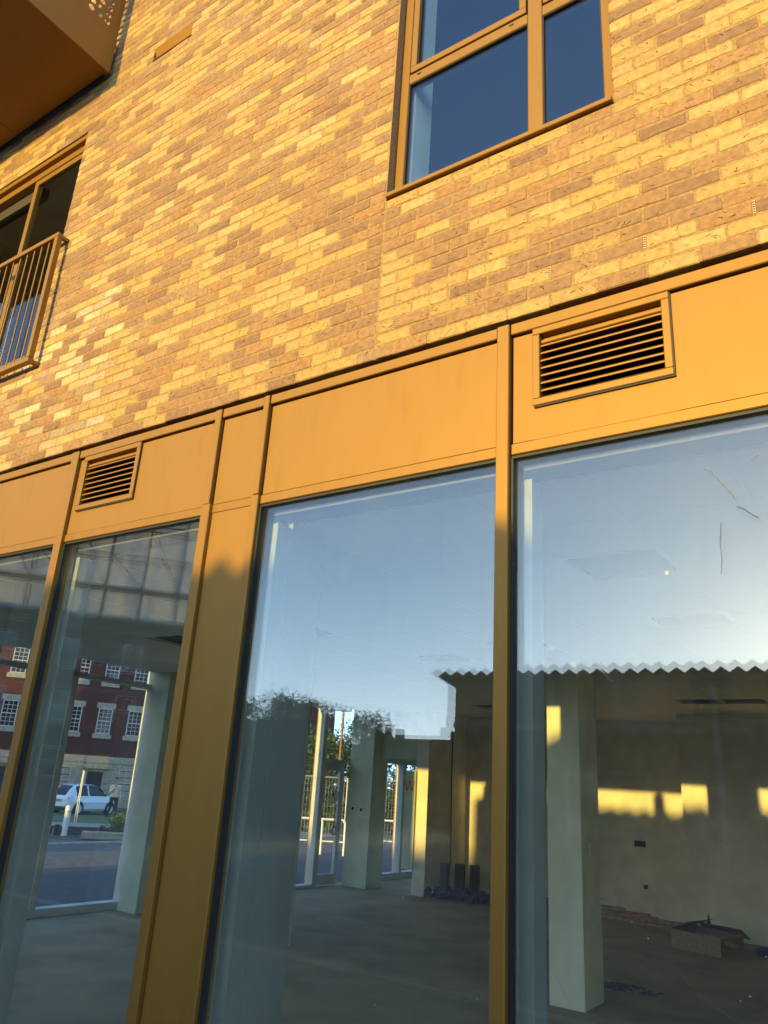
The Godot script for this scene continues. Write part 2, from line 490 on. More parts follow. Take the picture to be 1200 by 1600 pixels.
func build_bricks(parent: Node3D) -> void:
	var r := RandomNumberGenerator.new()
	r.seed = 4
	var list := []
	var bloom := FastNoiseLite.new()
	bloom.seed = 8
	bloom.frequency = 1.4
	for c in 80:
		var y0 := BASE_Y + c * COURSE + 0.004
		var spans := []
		for side in 2:
			var x := JOINT_X + 0.005 if side else JOINT_X - 0.005
			var first := true
			while x < BX1 if side else x > BX0:
				var len := MODULE
				if first and (c % 2 == 0): len = MODULE / 2
				first = false
				var nx := x + len if side else x - len
				spans.append([minf(x, nx) + 0.0, maxf(x, nx) - 0.010 if side else maxf(x, nx)])
				if not side: spans[-1][0] += 0.010
				x = nx
		for s: Array in spans:
			var bits := [[maxf(s[0], BX0), minf(s[1], BX1)]]
			for h: Array in holes:
				if c < h[2] or c >= h[3]: continue
				var nb := []
				for q: Array in bits:
					if q[1] <= h[0] or q[0] >= h[1]: nb.append(q)
					else:
						if q[0] < h[0] - 0.012: nb.append([q[0], h[0]])
						if q[1] > h[1] + 0.012: nb.append([h[1], q[1]])
				bits = nb
			for q: Array in bits:
				if q[1] - q[0] < 0.02: continue
				var k := r.randf()
				var tone := r.randi_range(0, 4) if k < 0.42 else (r.randi_range(5, 8) if k < 0.70 else r.randi_range(9, 11))
				list.append([q[0], q[1], y0, tone, seen_area(Vector3((q[0] + q[1]) / 2, y0 + 0.03, 0))])
	var full := range(list.size()).filter(func(i): return absf(list[i][1] - list[i][0] - (MODULE - 0.01)) < 0.002 and list[i][4] > 0)
	full.sort_custom(func(i, j): return list[i][4] > list[j][4])
	var single := {}
	for i in mini(300, full.size()): single[full[i]] = true
	var variants := []
	for k in 10:
		var mb := MB.new()
		brick_shape(mb, Vector2(-(MODULE - 0.01) / 2, 0), Vector2((MODULE - 0.01) / 2, 0.066), 0.0, r)
		variants.append(mb.mesh())
	var field := MB.new()
	for i in list.size():
		var q: Array = list[i]
		if single.has(i):
			put("brick", variants[r.randi() % 10], M["brick_%d" % q[3]], parent, Vector3((q[0] + q[1]) / 2, q[2], r.randf_range(-0.0015, 0.0015)))
			continue
		var col := BRICK_TONES[q[3]] * r.randf_range(0.93, 1.06)
		# lime bloom on the brickwork low on the left, with the noise's own outline
		var w := clampf((bloom.get_noise_2d(q[0] * 2.0, q[2] * 3.0) + 0.15) * 1.6, 0, 1) * (0.55 if q[0] < -4.6 and q[2] < 5.3 else 0.12)
		field.col = col.lerp(Color(0.68, 0.56, 0.36), w)
		field.col.a = 1.0
		brick_shape(field, Vector2(q[0], q[2]), Vector2(q[1], q[2] + 0.066), r.randf_range(-0.0015, 0.0015), r)
	var fo := part("brickwork", field, M.brick_field, parent)
	fo.set_meta("kind", "stuff")
	# mortar bed behind the faces, with the openings left out
	var mo := MB.new()
	var xs := [BX0 + 0.005]
	for h: Array in holes: xs.append_array([h[0] - 0.006, h[1] + 0.006])
	xs.append(BX1 - 0.005)
	xs.sort()
	var top := BASE_Y + 80 * COURSE
	for k in xs.size() - 1:
		var cx: float = (xs[k] + xs[k + 1]) / 2
		var ys := [BASE_Y + 0.006]
		for h: Array in holes:
			if cx > h[0] and cx < h[1]: ys.append_array([BASE_Y + h[2] * COURSE - 0.004, BASE_Y + h[3] * COURSE + 0.004])
		ys.append(top)
		for j in range(0, ys.size(), 2):
			mo.box(Vector3(xs[k], ys[j], -0.095), Vector3(xs[k + 1], ys[j + 1], -0.0032))
	part("mortar", mo, M.mortar, parent)
	# perforated weep vents in the third course, every second brick
	for k in 20:
		var x := JOINT_X + 0.005 + MODULE / 2 - 0.005 + (k - 12) * MODULE * 2
		if x < JOINT_X: x -= 0.0 + MODULE * 0.0
		if x > BX1 - 0.1 or x < -7.0: continue
		var w := MB.new()
		w.box(Vector3(x - 0.005, BASE_Y + 2 * COURSE + 0.006, -0.02), Vector3(x + 0.005, BASE_Y + 3 * COURSE - 0.004, 0.0005))
		var wo := part("weep_vent", w, M.weep, parent)
		wo.name = "weep_vent"
		var hl := MB.new()
		for i in 5:
			hl.box(Vector3(x - 0.0035, BASE_Y + 2 * COURSE + 0.012 + i * 0.012, 0.0003), Vector3(x + 0.0035, BASE_Y + 2 * COURSE + 0.018 + i * 0.012, 0.0012))
		part("weep_vent_holes", hl, M.gasket, parent)
	# sealant in the movement joint
	var se := MB.new()
	se.box(Vector3(JOINT_X - 0.006, BASE_Y, -0.02), Vector3(JOINT_X + 0.006, BASE_Y + 14 * COURSE - 0.01, -0.0035))
	part("joint_sealant", se, M.mortar, parent)

func frame_box(called: String, a: Vector3, b: Vector3, parent: Node3D, m := "gold_frame", r := 0.004) -> MeshInstance3D:
	var mb := MB.new()
	mb.bev(a, b, r)
	return part(called, mb, M[m], parent)

func pane_box(called: String, x0: float, x1: float, y0: float, y1: float, z: float, m: String, parent: Node3D, tilt := Vector3.ZERO, thick := 0.006) -> MeshInstance3D:
	var mb := MB.new()
	mb.box(Vector3((x0 - x1) / 2, (y0 - y1) / 2, -thick / 2), Vector3((x1 - x0) / 2, (y1 - y0) / 2, thick / 2))
	var o := part(called, mb, M[m], parent)
	o.position = Vector3((x0 + x1) / 2, (y0 + y1) / 2, z)
	o.rotation = tilt
	return o

func shop_window(b: Node3D, x0: float, x1: float, tilt: Vector2, k: int) -> void:
	var w := group_node("shop_window", b)
	pane_box("outer_pane", x0 + 0.002, x1 - 0.002, 0.13, HEAD - 0.012, -0.062, "shop_glass", w)
	pane_box("inner_pane", x0 + 0.014, x1 - 0.014, 0.14, HEAD - 0.022, -0.100, "shop_glass_inner", w, Vector3(deg_to_rad(tilt.x), deg_to_rad(tilt.y), 0))
	var g := MB.new()
	g.box(Vector3(x0, HEAD - 0.014, -0.075), Vector3(x1, HEAD, -0.04))
	g.box(Vector3(x0, 0.11, -0.075), Vector3(x0 + 0.012, HEAD - 0.014, -0.036))
	g.box(Vector3(x1 - 0.012, 0.11, -0.075), Vector3(x1, HEAD - 0.014, -0.036))
	part("gasket", g, M.gasket, w)
	frame_box("sill", Vector3(x0, 0.0, -0.14), Vector3(x1, 0.11, -0.01), w)
	# white inner head and jamb linings
	var l := MB.new()
	var hl := MB.new()
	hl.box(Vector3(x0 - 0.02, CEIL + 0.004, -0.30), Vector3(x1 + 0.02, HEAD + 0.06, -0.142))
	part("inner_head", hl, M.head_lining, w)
	l.box(Vector3(x0 - 0.03, 0.0, -0.26), Vector3(x0 + 0.055, CEIL - 0.042, -0.142))
	l.box(Vector3(x1 - 0.055, 0.0, -0.26), Vector3(x1 + 0.03, CEIL - 0.042, -0.142))
	part("inner_lining", l, M.lining, w)
	# dust, splashes and smears on the outer face
	var d := MB.new()
	var a := Vector3(x0 + 0.014, 0.13, -0.0575)
	var e := Vector3(x1 - 0.014, HEAD - 0.014, -0.0575)
	d.quad(a, Vector3(e.x, a.y, a.z), e, Vector3(a.x, e.y, a.z))
	for i in d.v.size(): d.uv[i] = Vector2((d.v[i].x - a.x) / (e.x - a.x) * 0.45 + 0.23 * k, -(d.v[i].y - a.y) / (e.y - a.y))
	put("dust", d.mesh(true), M.dust, w)

func dust_material() -> void:
	var W := 1024
	var i := Image.create(W, W, false, Image.FORMAT_RGBA8)
	var f := FastNoiseLite.new()
	f.seed = 61; f.frequency = 0.006; f.fractal_octaves = 5
	var st := FastNoiseLite.new()
	st.seed = 62; st.frequency = 0.05; st.fractal_octaves = 2
	for y in W:
		for x in W:
			var a := 0.012 + 0.03 * maxf(0.0, f.get_noise_2d(x, y * 0.7)) + 0.02 * maxf(0.0, st.get_noise_2d(x, y * 0.04) - 0.1)
			i.set_pixel(x, y, Color(0.75, 0.74, 0.70, a))
	var r := RandomNumberGenerator.new()
	r.seed = 63
	for k in 320:
		var p := Vector2i(r.randi_range(2, W - 3), int(W * (0.35 + 0.65 * sqrt(r.randf()))) - 3)
		var a := r.randf_range(0.25, 0.9)
		i.set_pixelv(p, Color(0.85, 0.85, 0.8, a))
		if r.randf() < 0.35: i.set_pixelv(p + Vector2i(1, 0), Color(0.85, 0.85, 0.8, a * 0.7))
	for k in 14:                                        # wiped scratches
		var p := Vector2(r.randf() * W, W * r.randf_range(0.4, 0.95))
		var ang := r.randf_range(0.6, 1.6)
		for s in r.randi_range(30, 140):
			ang += r.randfn(0, 0.03)
			p += Vector2(cos(ang), sin(ang))
			var q := Vector2i(posmod(int(p.x), W), clampi(int(p.y), 0, W - 1))
			if r.randf() < 0.6: i.set_pixelv(q, Color(0.8, 0.8, 0.77, r.randf_range(0.06, 0.2)))
	var m := mat("dust", Color(1, 1, 1, 1), 0.9, 0, 0.2)
	m.transparency = BaseMaterial3D.TRANSPARENCY_ALPHA
	m.albedo_texture = ImageTexture.create_from_image(i)

func spandrel(b: Node3D, x0: float, x1: float, louvre := []) -> void:
	var y0 := HEAD + 0.055
	var y1 := 3.898
	x0 += 0.007
	var zb := -0.06
	var zf := -0.034
	var mb := MB.new()
	if louvre.size():
		mb.bev(Vector3(x0, y0, zb), Vector3(louvre[0], y1, zf), 0.002)
		mb.bev(Vector3(louvre[1], y0, zb), Vector3(x1, y1, zf), 0.002)
		mb.box(Vector3(louvre[0] - 0.002, y0, zb), Vector3(louvre[1] + 0.002, 3.515, zf - 0.0002))
		mb.box(Vector3(louvre[0] - 0.002, 3.890, zb), Vector3(louvre[1] + 0.002, y1, zf - 0.0002))
	else:
		mb.bev(Vector3(x0, y0, zb), Vector3(x1, y1, zf), 0.003)
	part("spandrel_panel", mb, M.gold, b)
	frame_box("bottom_rail", Vector3(x0 - 0.007, HEAD, -0.07), Vector3(x1, y0 - 0.001, -0.029), b)
	frame_box("head_trim", Vector3(x0 - 0.007, 3.909, -0.06), Vector3(x1, 3.968, -0.018), b)

func louvre_vent(b: Node3D, x0: float, x1: float) -> void:
	var y0 := 3.505
	var y1 := 3.905
	var w := group_node("louvre_vent", b)
	var f := MB.new()
	var t := 0.034
	f.bev(Vector3(x0, y0, -0.10), Vector3(x1, y0 + t, -0.016), 0.003)
	f.bev(Vector3(x0, y1 - t, -0.10), Vector3(x1, y1, -0.016), 0.003)
	f.bev(Vector3(x0, y0 + t, -0.10), Vector3(x0 + t, y1 - t, -0.0165), 0.003)
	f.bev(Vector3(x1 - t, y0 + t, -0.10), Vector3(x1, y1 - t, -0.0165), 0.003)
	part("frame", f, M.gold_frame, w)
	var sl := MB.new()
	sl.box(Vector3(x0 + 0.004, y0 - 0.007, -0.0335), Vector3(x1 + 0.005, y0 + 0.01, -0.022))
	sl.box(Vector3(x1 - 0.01, y0 + 0.01, -0.0335), Vector3(x1 + 0.005, y1 - 0.005, -0.022))
	part("seal", sl, M.gasket, w)
	var n := 8
	var s := MB.new()
	var L := x1 - x0 - 2 * t
	var bas := Basis(Vector3.RIGHT, deg_to_rad(36))
	s.obox(Vector3.ZERO, Vector3(L / 2, 0.0014, 0.019), bas)
	s.obox(bas * Vector3(0, 0, 0.019) + Vector3(0, -0.003, 0), Vector3(L / 2, 0.0036, 0.0014), Basis.IDENTITY)
	var sm := s.mesh()
	for k in n:
		put("slat", sm, M.gold_frame, w, Vector3((x0 + x1) / 2, y0 + t + 0.016 + k * (y1 - y0 - 2 * t - 0.062) / (n - 1), -0.046))
	frame_box("top_flap", Vector3(x0 + t, y1 - t - 0.044, -0.075), Vector3(x1 - t, y1 - t - 0.024, -0.034), w)
	frame_box("top_flap", Vector3(x0 + t, y1 - t - 0.022, -0.085), Vector3(x1 - t, y1 - t - 0.001, -0.060), w)
	var v := MB.new()      # open sheet metal duct behind the blades
	v.box(Vector3(x0 + 0.02, y0 + 0.01, -0.62), Vector3(x1 - 0.02, y1 - 0.01, -0.60))
	v.box(Vector3(x0 + 0.02, y0 + 0.01, -0.60), Vector3(x0 + 0.03, y1 - 0.01, -0.101))
	v.box(Vector3(x1 - 0.03, y0 + 0.01, -0.60), Vector3(x1 - 0.02, y1 - 0.01, -0.101))
	v.box(Vector3(x0 + 0.03, y0 + 0.01, -0.60), Vector3(x1 - 0.03, y0 + 0.02, -0.101))
	v.box(Vector3(x0 + 0.03, y1 - 0.02, -0.60), Vector3(x1 - 0.03, y1 - 0.01, -0.101))
	part("duct", v, M.dark_metal, w)

func pilaster(b: Node3D, x0: float, x1: float) -> void:
	frame_box("cover_cap", Vector3(x0, 0.0, -0.11), Vector3(x0 + 0.068, HEAD + 0.0555, -0.004), b)
	frame_box("cover_cap", Vector3(x1 - 0.055, 0.0, -0.11), Vector3(x1, HEAD + 0.0555, -0.012), b)
	var p := MB.new()
	p.bev(Vector3(x0 + 0.071, 0.0, -0.08), Vector3(x1 - 0.058, HEAD, -0.030), 0.003)
	part("pilaster_panel", p, M.gold, b)
	var l := MB.new()
	l.box(Vector3(x0 - 0.06, 0.0, -0.55), Vector3(x1 + 0.06, CEIL + 0.3, -0.262))
	l.box(Vector3(x0 + 0.02, 0.0, -0.26), Vector3(x1 - 0.02, CEIL + 0.3, -0.115))
	part("inner_pier", l, M.lining, b)

func build_facade() -> void:
	dust_material()
	var b := group_node("apartment_building")
	tag(b, "mixed yellow and brown brick building with bronze panelled shopfront glazing and balconies", "building")
	var wall := group_node("brick_wall", b)
	build_bricks(wall)
	# shopfront: pilasters, cover caps, spandrels, glass
	for p: Array in [[-6.62, -6.16], [-3.345, -2.902], [0.085, 0.53], [-10.0, -9.62]]: pilaster(b, p[0], p[1])
	for p: Array in [[-8.14, -8.06], [-4.79, -4.712], [-1.439, -1.376], [1.82, 1.89]]:
		frame_box("cover_cap", Vector3(p[0], 0.0, -0.11), Vector3(p[1], 3.966, -0.006), b)
		var l := MB.new()
		l.box(Vector3(p[0] + 0.005, 0.0, -0.20), Vector3(p[1] - 0.005, CEIL + 0.2, -0.112))
		part("inner_mullion", l, M.lining, b)
	for p: Array in [[-6.62, -6.57], [-6.20, -6.16], [-3.345, -3.293], [-2.945, -2.903], [0.085, 0.137], [0.49, 0.53], [-10.0, -9.95], [-9.66, -9.62]]:
		frame_box("cover_cap", Vector3(p[0], HEAD + 0.056, -0.11), Vector3(p[1], 3.966, -0.008), b)
	for p: Array in [[-6.57, -6.20], [-3.291, -2.947], [0.139, 0.488], [-9.95, -9.66]]: spandrel(b, p[0] + 0.002, p[1] - 0.002)
	var panes := [[-8.80, -8.14], [-8.06, -6.62], [-6.16, -4.79], [-4.712, -3.345], [-2.902, -1.439], [-1.376, 0.085], [0.53, 1.82], [1.89, 3.15]]
	var tilts := [Vector2(0.2, 0.1), Vector2(0.15, -0.1), Vector2(0.2, 0.1), Vector2(-0.15, 0.15), Vector2(0.16, 0.42), Vector2(0.30, 0.10), Vector2(0.2, 0), Vector2(0.2, 0)]
	for k in panes.size():
		var lv := []
		if k == 3: lv = [-4.64, -4.04]
		if k == 5: lv = [-1.262, -0.645]
		spandrel(b, panes[k][0] + 0.003, panes[k][1] - 0.003, lv)
		if lv.size(): louvre_vent(b, lv[0], lv[1])
		shop_window(b, panes[k][0], panes[k][1], tilts[k], k)
	spandrel(b, -9.615, -8.802)
	frame_box("end_panel", Vector3(-9.615, 0.0, -0.20), Vector3(-8.802, HEAD, -0.03), b, "gold")
	frame_box("corner_post", Vector3(BX1 - 0.05, 0.0, -0.11), Vector3(BX1, 3.966, -0.006), b)
	# peeling tape and scuffs on the glass beside the louvre
	for pts: Array in [[Vector2(-0.570, 3.085), Vector2(-0.555, 3.083), Vector2(-0.54, 3.07), Vector2(-0.515, 3.03), Vector2(-0.49, 2.99), Vector2(-0.47, 2.95)], [Vector2(-0.415, 3.09), Vector2(-0.40, 3.10), Vector2(-0.375, 3.108)], [Vector2(-0.466, 2.915), Vector2(-0.44, 2.90), Vector2(-0.415, 2.875), Vector2(-0.395, 2.86)], [Vector2(-0.525, 2.86), Vector2(-0.535, 2.78), Vector2(-0.533, 2.72), Vector2(-0.542, 2.66)]]:
		var t := MB.new()
		for k in pts.size() - 1:
			t.tube(Vector3(pts[k].x, pts[k].y, -0.0555), Vector3(pts[k + 1].x, pts[k + 1].y, -0.0555), rng.randf_range(0.0006, 0.0019), rng.randf_range(0.0005, 0.0016), 5)
		part("tape_scrap", t, M.tape, b)
	# floor slab over the shop and the rooms behind the upper openings
	var s := MB.new()
	s.box(Vector3(BX0 + 0.02, 3.91, -14.0), Vector3(BX1 - 0.02, 3.97, -0.11))
	s.box(Vector3(BX0 + 0.02, 3.70, -14.0), Vector3(BX1 - 0.02, 3.909, -0.66))
	part("floor_slab", s, M.dark_block, b)
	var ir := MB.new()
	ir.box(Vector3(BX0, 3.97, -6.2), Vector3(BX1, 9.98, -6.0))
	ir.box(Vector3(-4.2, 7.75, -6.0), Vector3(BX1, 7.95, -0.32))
	var lr := MB.new()
	lr.box(Vector3(BX0 + 0.1, 7.75, -6.0), Vector3(-4.301, 7.95, -0.32))
	lr.box(Vector3(BX0 + 0.1, 3.972, -5.99), Vector3(-4.301, 7.75, -5.90))
	part("left_room_shell", lr, M.room_paint, b)
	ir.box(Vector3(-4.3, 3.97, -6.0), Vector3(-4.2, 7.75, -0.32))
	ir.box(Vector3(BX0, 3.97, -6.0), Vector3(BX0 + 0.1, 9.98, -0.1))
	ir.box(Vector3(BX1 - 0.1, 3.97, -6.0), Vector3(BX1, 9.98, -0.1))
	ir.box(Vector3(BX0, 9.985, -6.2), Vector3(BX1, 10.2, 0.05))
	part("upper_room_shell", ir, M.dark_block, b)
	var il := MB.new()
	for q: Array in [[BX0 + 0.1, -7.90, 3.972, 9.98], [-5.68, -2.08, 3.972, 9.98], [-0.90, BX1 - 0.1, 3.972, 9.98], [-2.08, -0.90, 3.972, 5.10], [-7.90, -5.68, 3.972, 4.96], [-2.08, -0.90, 7.40, 9.98], [-7.90, -5.68, 7.30, 9.98]]:
		il.box(Vector3(q[0], q[2], -0.32), Vector3(q[1], q[3], -0.13))
	part("inner_leaf", il, M.wall_white, b)
	upper_window(b)
	balcony_door(b)
	juliet(b)
	balcony(b)
	# slot vent high in the wall
	var sv := group_node("slot_vent", b)
	var cv := MB.new()
	cv.obox(Vector3(-4.585, 7.815, -0.040), Vector3(0.243, 0.078, 0.003), Basis(Vector3.RIGHT, deg_to_rad(34.0)))
	part("cover", cv, M.gold, sv)
	frame_box("drip_lip", Vector3(-4.83, 7.742, -0.012), Vector3(-4.34, 7.752, 0.004), sv)

func upper_window(b: Node3D) -> void:
	var w := group_node("upper_window", b)
	var zf := -0.062
	var zb := -0.13
	var P := func(x0: float, y0: float, x1: float, y1: float, called := "frame", dz := 0.0) -> void:
		frame_box(called, Vector3(x0, y0, zb), Vector3(x1, y1, zf + dz), w)
	P.call(-2.148, 5.075, -2.090, 7.43)
	P.call(-0.890, 5.075, -0.832, 7.43)
	P.call(-1.302, 5.132, -1.216, 7.43, "mullion")
	P.call(-2.090, 5.075, -0.890, 5.132, "bottom_rail", -0.001)
	P.call(-2.090, 5.945, -1.302, 6.018, "transom", -0.001)
	P.call(-1.216, 5.945, -0.890, 6.018, "transom", -0.001)
	# opening sash above the transom, set in its own frame
	var s := MB.new()
	s.bev(Vector3(-2.082, 6.026, zb), Vector3(-1.310, 6.072, zf + 0.006), 0.003)
	s.bev(Vector3(-2.082, 6.072, zb), Vector3(-2.040, 7.42, zf + 0.006), 0.003)
	s.bev(Vector3(-1.352, 6.072, zb), Vector3(-1.310, 7.42, zf + 0.006), 0.003)
	part("sash", s, M.gold_frame, w)
	var s2 := MB.new()
	s2.bev(Vector3(-1.208, 6.026, zb), Vector3(-0.898, 6.072, zf + 0.006), 0.003)
	s2.bev(Vector3(-1.208, 6.072, zb), Vector3(-1.166, 7.42, zf + 0.006), 0.003)
	s2.bev(Vector3(-0.940, 6.072, zb), Vector3(-0.898, 7.42, zf + 0.006), 0.003)
	part("sash", s2, M.gold_frame, w)
	for p: Array in [[-2.090, -1.302, 5.132, 5.945], [-1.216, -0.890, 5.132, 5.945], [-2.040, -1.352, 6.072, 7.42], [-1.166, -0.940, 6.072, 7.42]]:
		pane_box("pane", p[0], p[1], p[2], p[3], -0.085, "upper_glass", w)
		var g := MB.new()
		g.box(Vector3(p[0], p[2], -0.083), Vector3(p[0] + 0.006, p[3], -0.07))
		g.box(Vector3(p[1] - 0.006, p[2], -0.083), Vector3(p[1], p[3], -0.07))
		g.box(Vector3(p[0] + 0.006, p[3] - 0.006, -0.083), Vector3(p[1] - 0.006, p[3], -0.07))
		part("gasket", g, M.gasket, w)
	for p: Array in [[-2.02, 5.993], [-1.40, 5.993], [-1.0, 5.993]]:
		var d := MB.new()
		d.bev(Vector3(p[0] - 0.014, p[1] - 0.006, zf - 0.004), Vector3(p[0] + 0.014, p[1] + 0.006, zf + 0.002), 0.001)
		part("drain_cap", d, M.gasket, w)
	frame_box("sill", Vector3(-2.150, 5.040, -0.14), Vector3(-0.832, 5.068, 0.022), w, "gold_frame", 0.003)

func balcony_door(b: Node3D) -> void:
	var w := group_node("balcony_door", b)
	frame_box("head_flashing", Vector3(-7.94, 7.300, -0.12), Vector3(-5.634, 7.352, -0.008), w)
	frame_box("head_frame", Vector3(-7.94, 7.225, -0.12), Vector3(-5.634, 7.297, -0.05), w)
	frame_box("jamb", Vector3(-5.668, 4.97, -0.12), Vector3(-5.634, 7.223, -0.045), w)
	frame_box("jamb", Vector3(-7.94, 4.97, -0.12), Vector3(-7.906, 7.223, -0.045), w)
	frame_box("threshold", Vector3(-7.906, 4.962, -0.12), Vector3(-5.668, 5.03, -0.02), w)
	var l := MB.new()
	var z0 := -0.095
	l.bev(Vector3(-6.475, 5.032, z0), Vector3(-6.415, 7.21, -0.052), 0.003)
	l.bev(Vector3(-5.715, 5.032, z0), Vector3(-5.67, 7.21, -0.052), 0.003)
	l.bev(Vector3(-6.415, 7.15, z0), Vector3(-5.715, 7.21, -0.0525), 0.003)
	l.bev(Vector3(-6.415, 5.032, z0), Vector3(-5.715, 5.10, -0.0525), 0.003)
	part("sliding_leaf", l, M.gold_frame, w)
	pane_box("pane", -6.415, -5.715, 5.10, 7.15, -0.075, "upper_glass", w)
	pane_box("pane", -7.90, -6.475, 5.03, 7.12, -0.165, "upper_glass", w)
	var h := MB.new()
	h.box(Vector3(-7.90, 7.10, -0.20), Vector3(-6.475, 7.222, -0.125))
	part("track_housing", h, M.dark_metal, w)

func juliet(b: Node3D) -> void:
	var w := group_node("juliet_balcony", b)
	var x0 := -8.05
	var x1 := -5.512
	frame_box("top_rail", Vector3(x0, 6.075, 0.055), Vector3(x1, 6.118, 0.105), w)
	frame_box("bottom_rail", Vector3(x0, 4.862, 0.055), Vector3(x1, 4.905, 0.105), w)
	for x: float in [x1 - 0.045, x0]:
		frame_box("post", Vector3(x, 4.906, 0.056), Vector3(x + 0.045, 6.074, 0.104), w)
		frame_box("wall_bracket", Vector3(x + 0.002, 6.08, -0.003), Vector3(x + 0.043, 6.112, 0.0545), w)
		frame_box("wall_bracket", Vector3(x + 0.002, 4.866, -0.003), Vector3(x + 0.043, 4.900, 0.0545), w)
	var br := MB.new()
	br.tube(Vector3(0, 4.90, 0), Vector3(0, 6.08, 0), 0.0065, 0.0065, 8, false)
	br.bev(Vector3(-0.012, 4.905, -0.012), Vector3(0.012, 4.925, 0.012), 0.003)
	var m := br.mesh()
	for k in 22:
		var x := x1 - 0.045 - 0.105 - k * 0.108
		if x > x0 + 0.06: put("bar", m, M.gold_frame, w, Vector3(x, 0, 0.08))

func balcony(b: Node3D) -> void:
	var w := group_node("balcony", b)
	var X := -5.435
	var Y := 7.93
	var D := 1.6
	# soffit trays with open joints
	var xs := [-10.0, -8.48, -6.92, X - 0.06]
	for k in 3: frame_box("soffit_panel", Vector3(xs[k] + 0.003, Y + 0.012, 0.05), Vector3(xs[k + 1] - 0.003, Y + 0.03, D - 0.06), w, "gold", 0.003)
	frame_box("edge_beam", Vector3(X - 0.06, Y, 0.03), Vector3(X, Y + 0.39, D), w, "gold", 0.004)
	frame_box("edge_beam", Vector3(-10.0, Y, D - 0.06), Vector3(X - 0.061, Y + 0.39, D - 0.001), w, "gold", 0.004)
	var dk := MB.new()
	dk.box(Vector3(-10.0, Y + 0.04, 0.05), Vector3(X - 0.065, Y + 0.30, D - 0.065))
	part("deck", dk, M.dark_block, w)
	# perforated side screen: solid sheet cells and cells with a round hole
	for side in 2:
		var mb := MB.new()
		var cs := 0.085
		var nz := int((D - 0.04) / cs) if side == 0 else int((10.0 + X) / cs)
		var ny := 12
		for i in nz:
			for j in ny:
				var hole := j >= 1 and (i + 0.0) >= 1 and (i <= j * 2 + 1 or side == 1) and i < nz - 1 and j < ny - 1
				perf_cell(mb, i, j, cs, hole)
		var o := part("perforated_screen", mb, M.gold_frame, w)
		o.position = Vector3(X - 0.012, Y + 0.395, 0.035) if side == 0 else Vector3(X - 0.02, Y + 0.395, D - 0.012)
		o.rotation.y = 0.0 if side == 0 else -PI / 2
	frame_box("hand_rail", Vector3(X - 0.05, Y + 1.42, 0.03), Vector3(X - 0.002, Y + 1.47, D), w)

func perf_cell(mb: MB, i: int, j: int, cs: float, hole: bool) -> void:
	# in the plane x = 0, z to the right (away from the wall), 3 mm thick
	var c := Vector2((i + 0.5) * cs, (j + 0.5) * cs)
	var h := cs / 2
	for face in 2:
		var X := 0.0 if face else -0.003
		var V := func(p: Vector2) -> Vector3: return Vector3(X, p.y, p.x)
		if not hole:
			var q := [V.call(c + Vector2(-h, -h)), V.call(c + Vector2(-h, h)), V.call(c + Vector2(h, h)), V.call(c + Vector2(h, -h))]
			if face: mb.quad(q[0], q[1], q[2], q[3])
			else: mb.quad(q[3], q[2], q[1], q[0])
			continue
		var r := 0.030
		for k in 12:
			var a0 := TAU * k / 12
			var a1 := TAU * (k + 1) / 12
			var p0 := c + Vector2(cos(a0), sin(a0)) * r
			var p1 := c + Vector2(cos(a1), sin(a1)) * r
			var e0 := c + Vector2(cos(a0), sin(a0)) * h / maxf(absf(cos(a0)), absf(sin(a0)))
			var e1 := c + Vector2(cos(a1), sin(a1)) * h / maxf(absf(cos(a1)), absf(sin(a1)))
			var em := e0
			if (k % 3) == 1: em = c + Vector2(signf(cos(a0 + 0.26)), signf(sin(a0 + 0.26))) * h
			var q := [V.call(p0), V.call(p1), V.call(e1), V.call(e0)]
			if face: mb.quad(q[0], q[1], q[2], q[3])
			else: mb.quad(q[3], q[2], q[1], q[0])
			if em != e0:
				if face: mb.tri(V.call(e0), V.call(e1), V.call(em))
				else: mb.tri(V.call(em), V.call(e1), V.call(e0))
			if face: mb.quad(Vector3(0, p0.y, p0.x), Vector3(-0.003, p0.y, p0.x), Vector3(-0.003, p1.y, p1.x), Vector3(0, p1.y, p1.x))

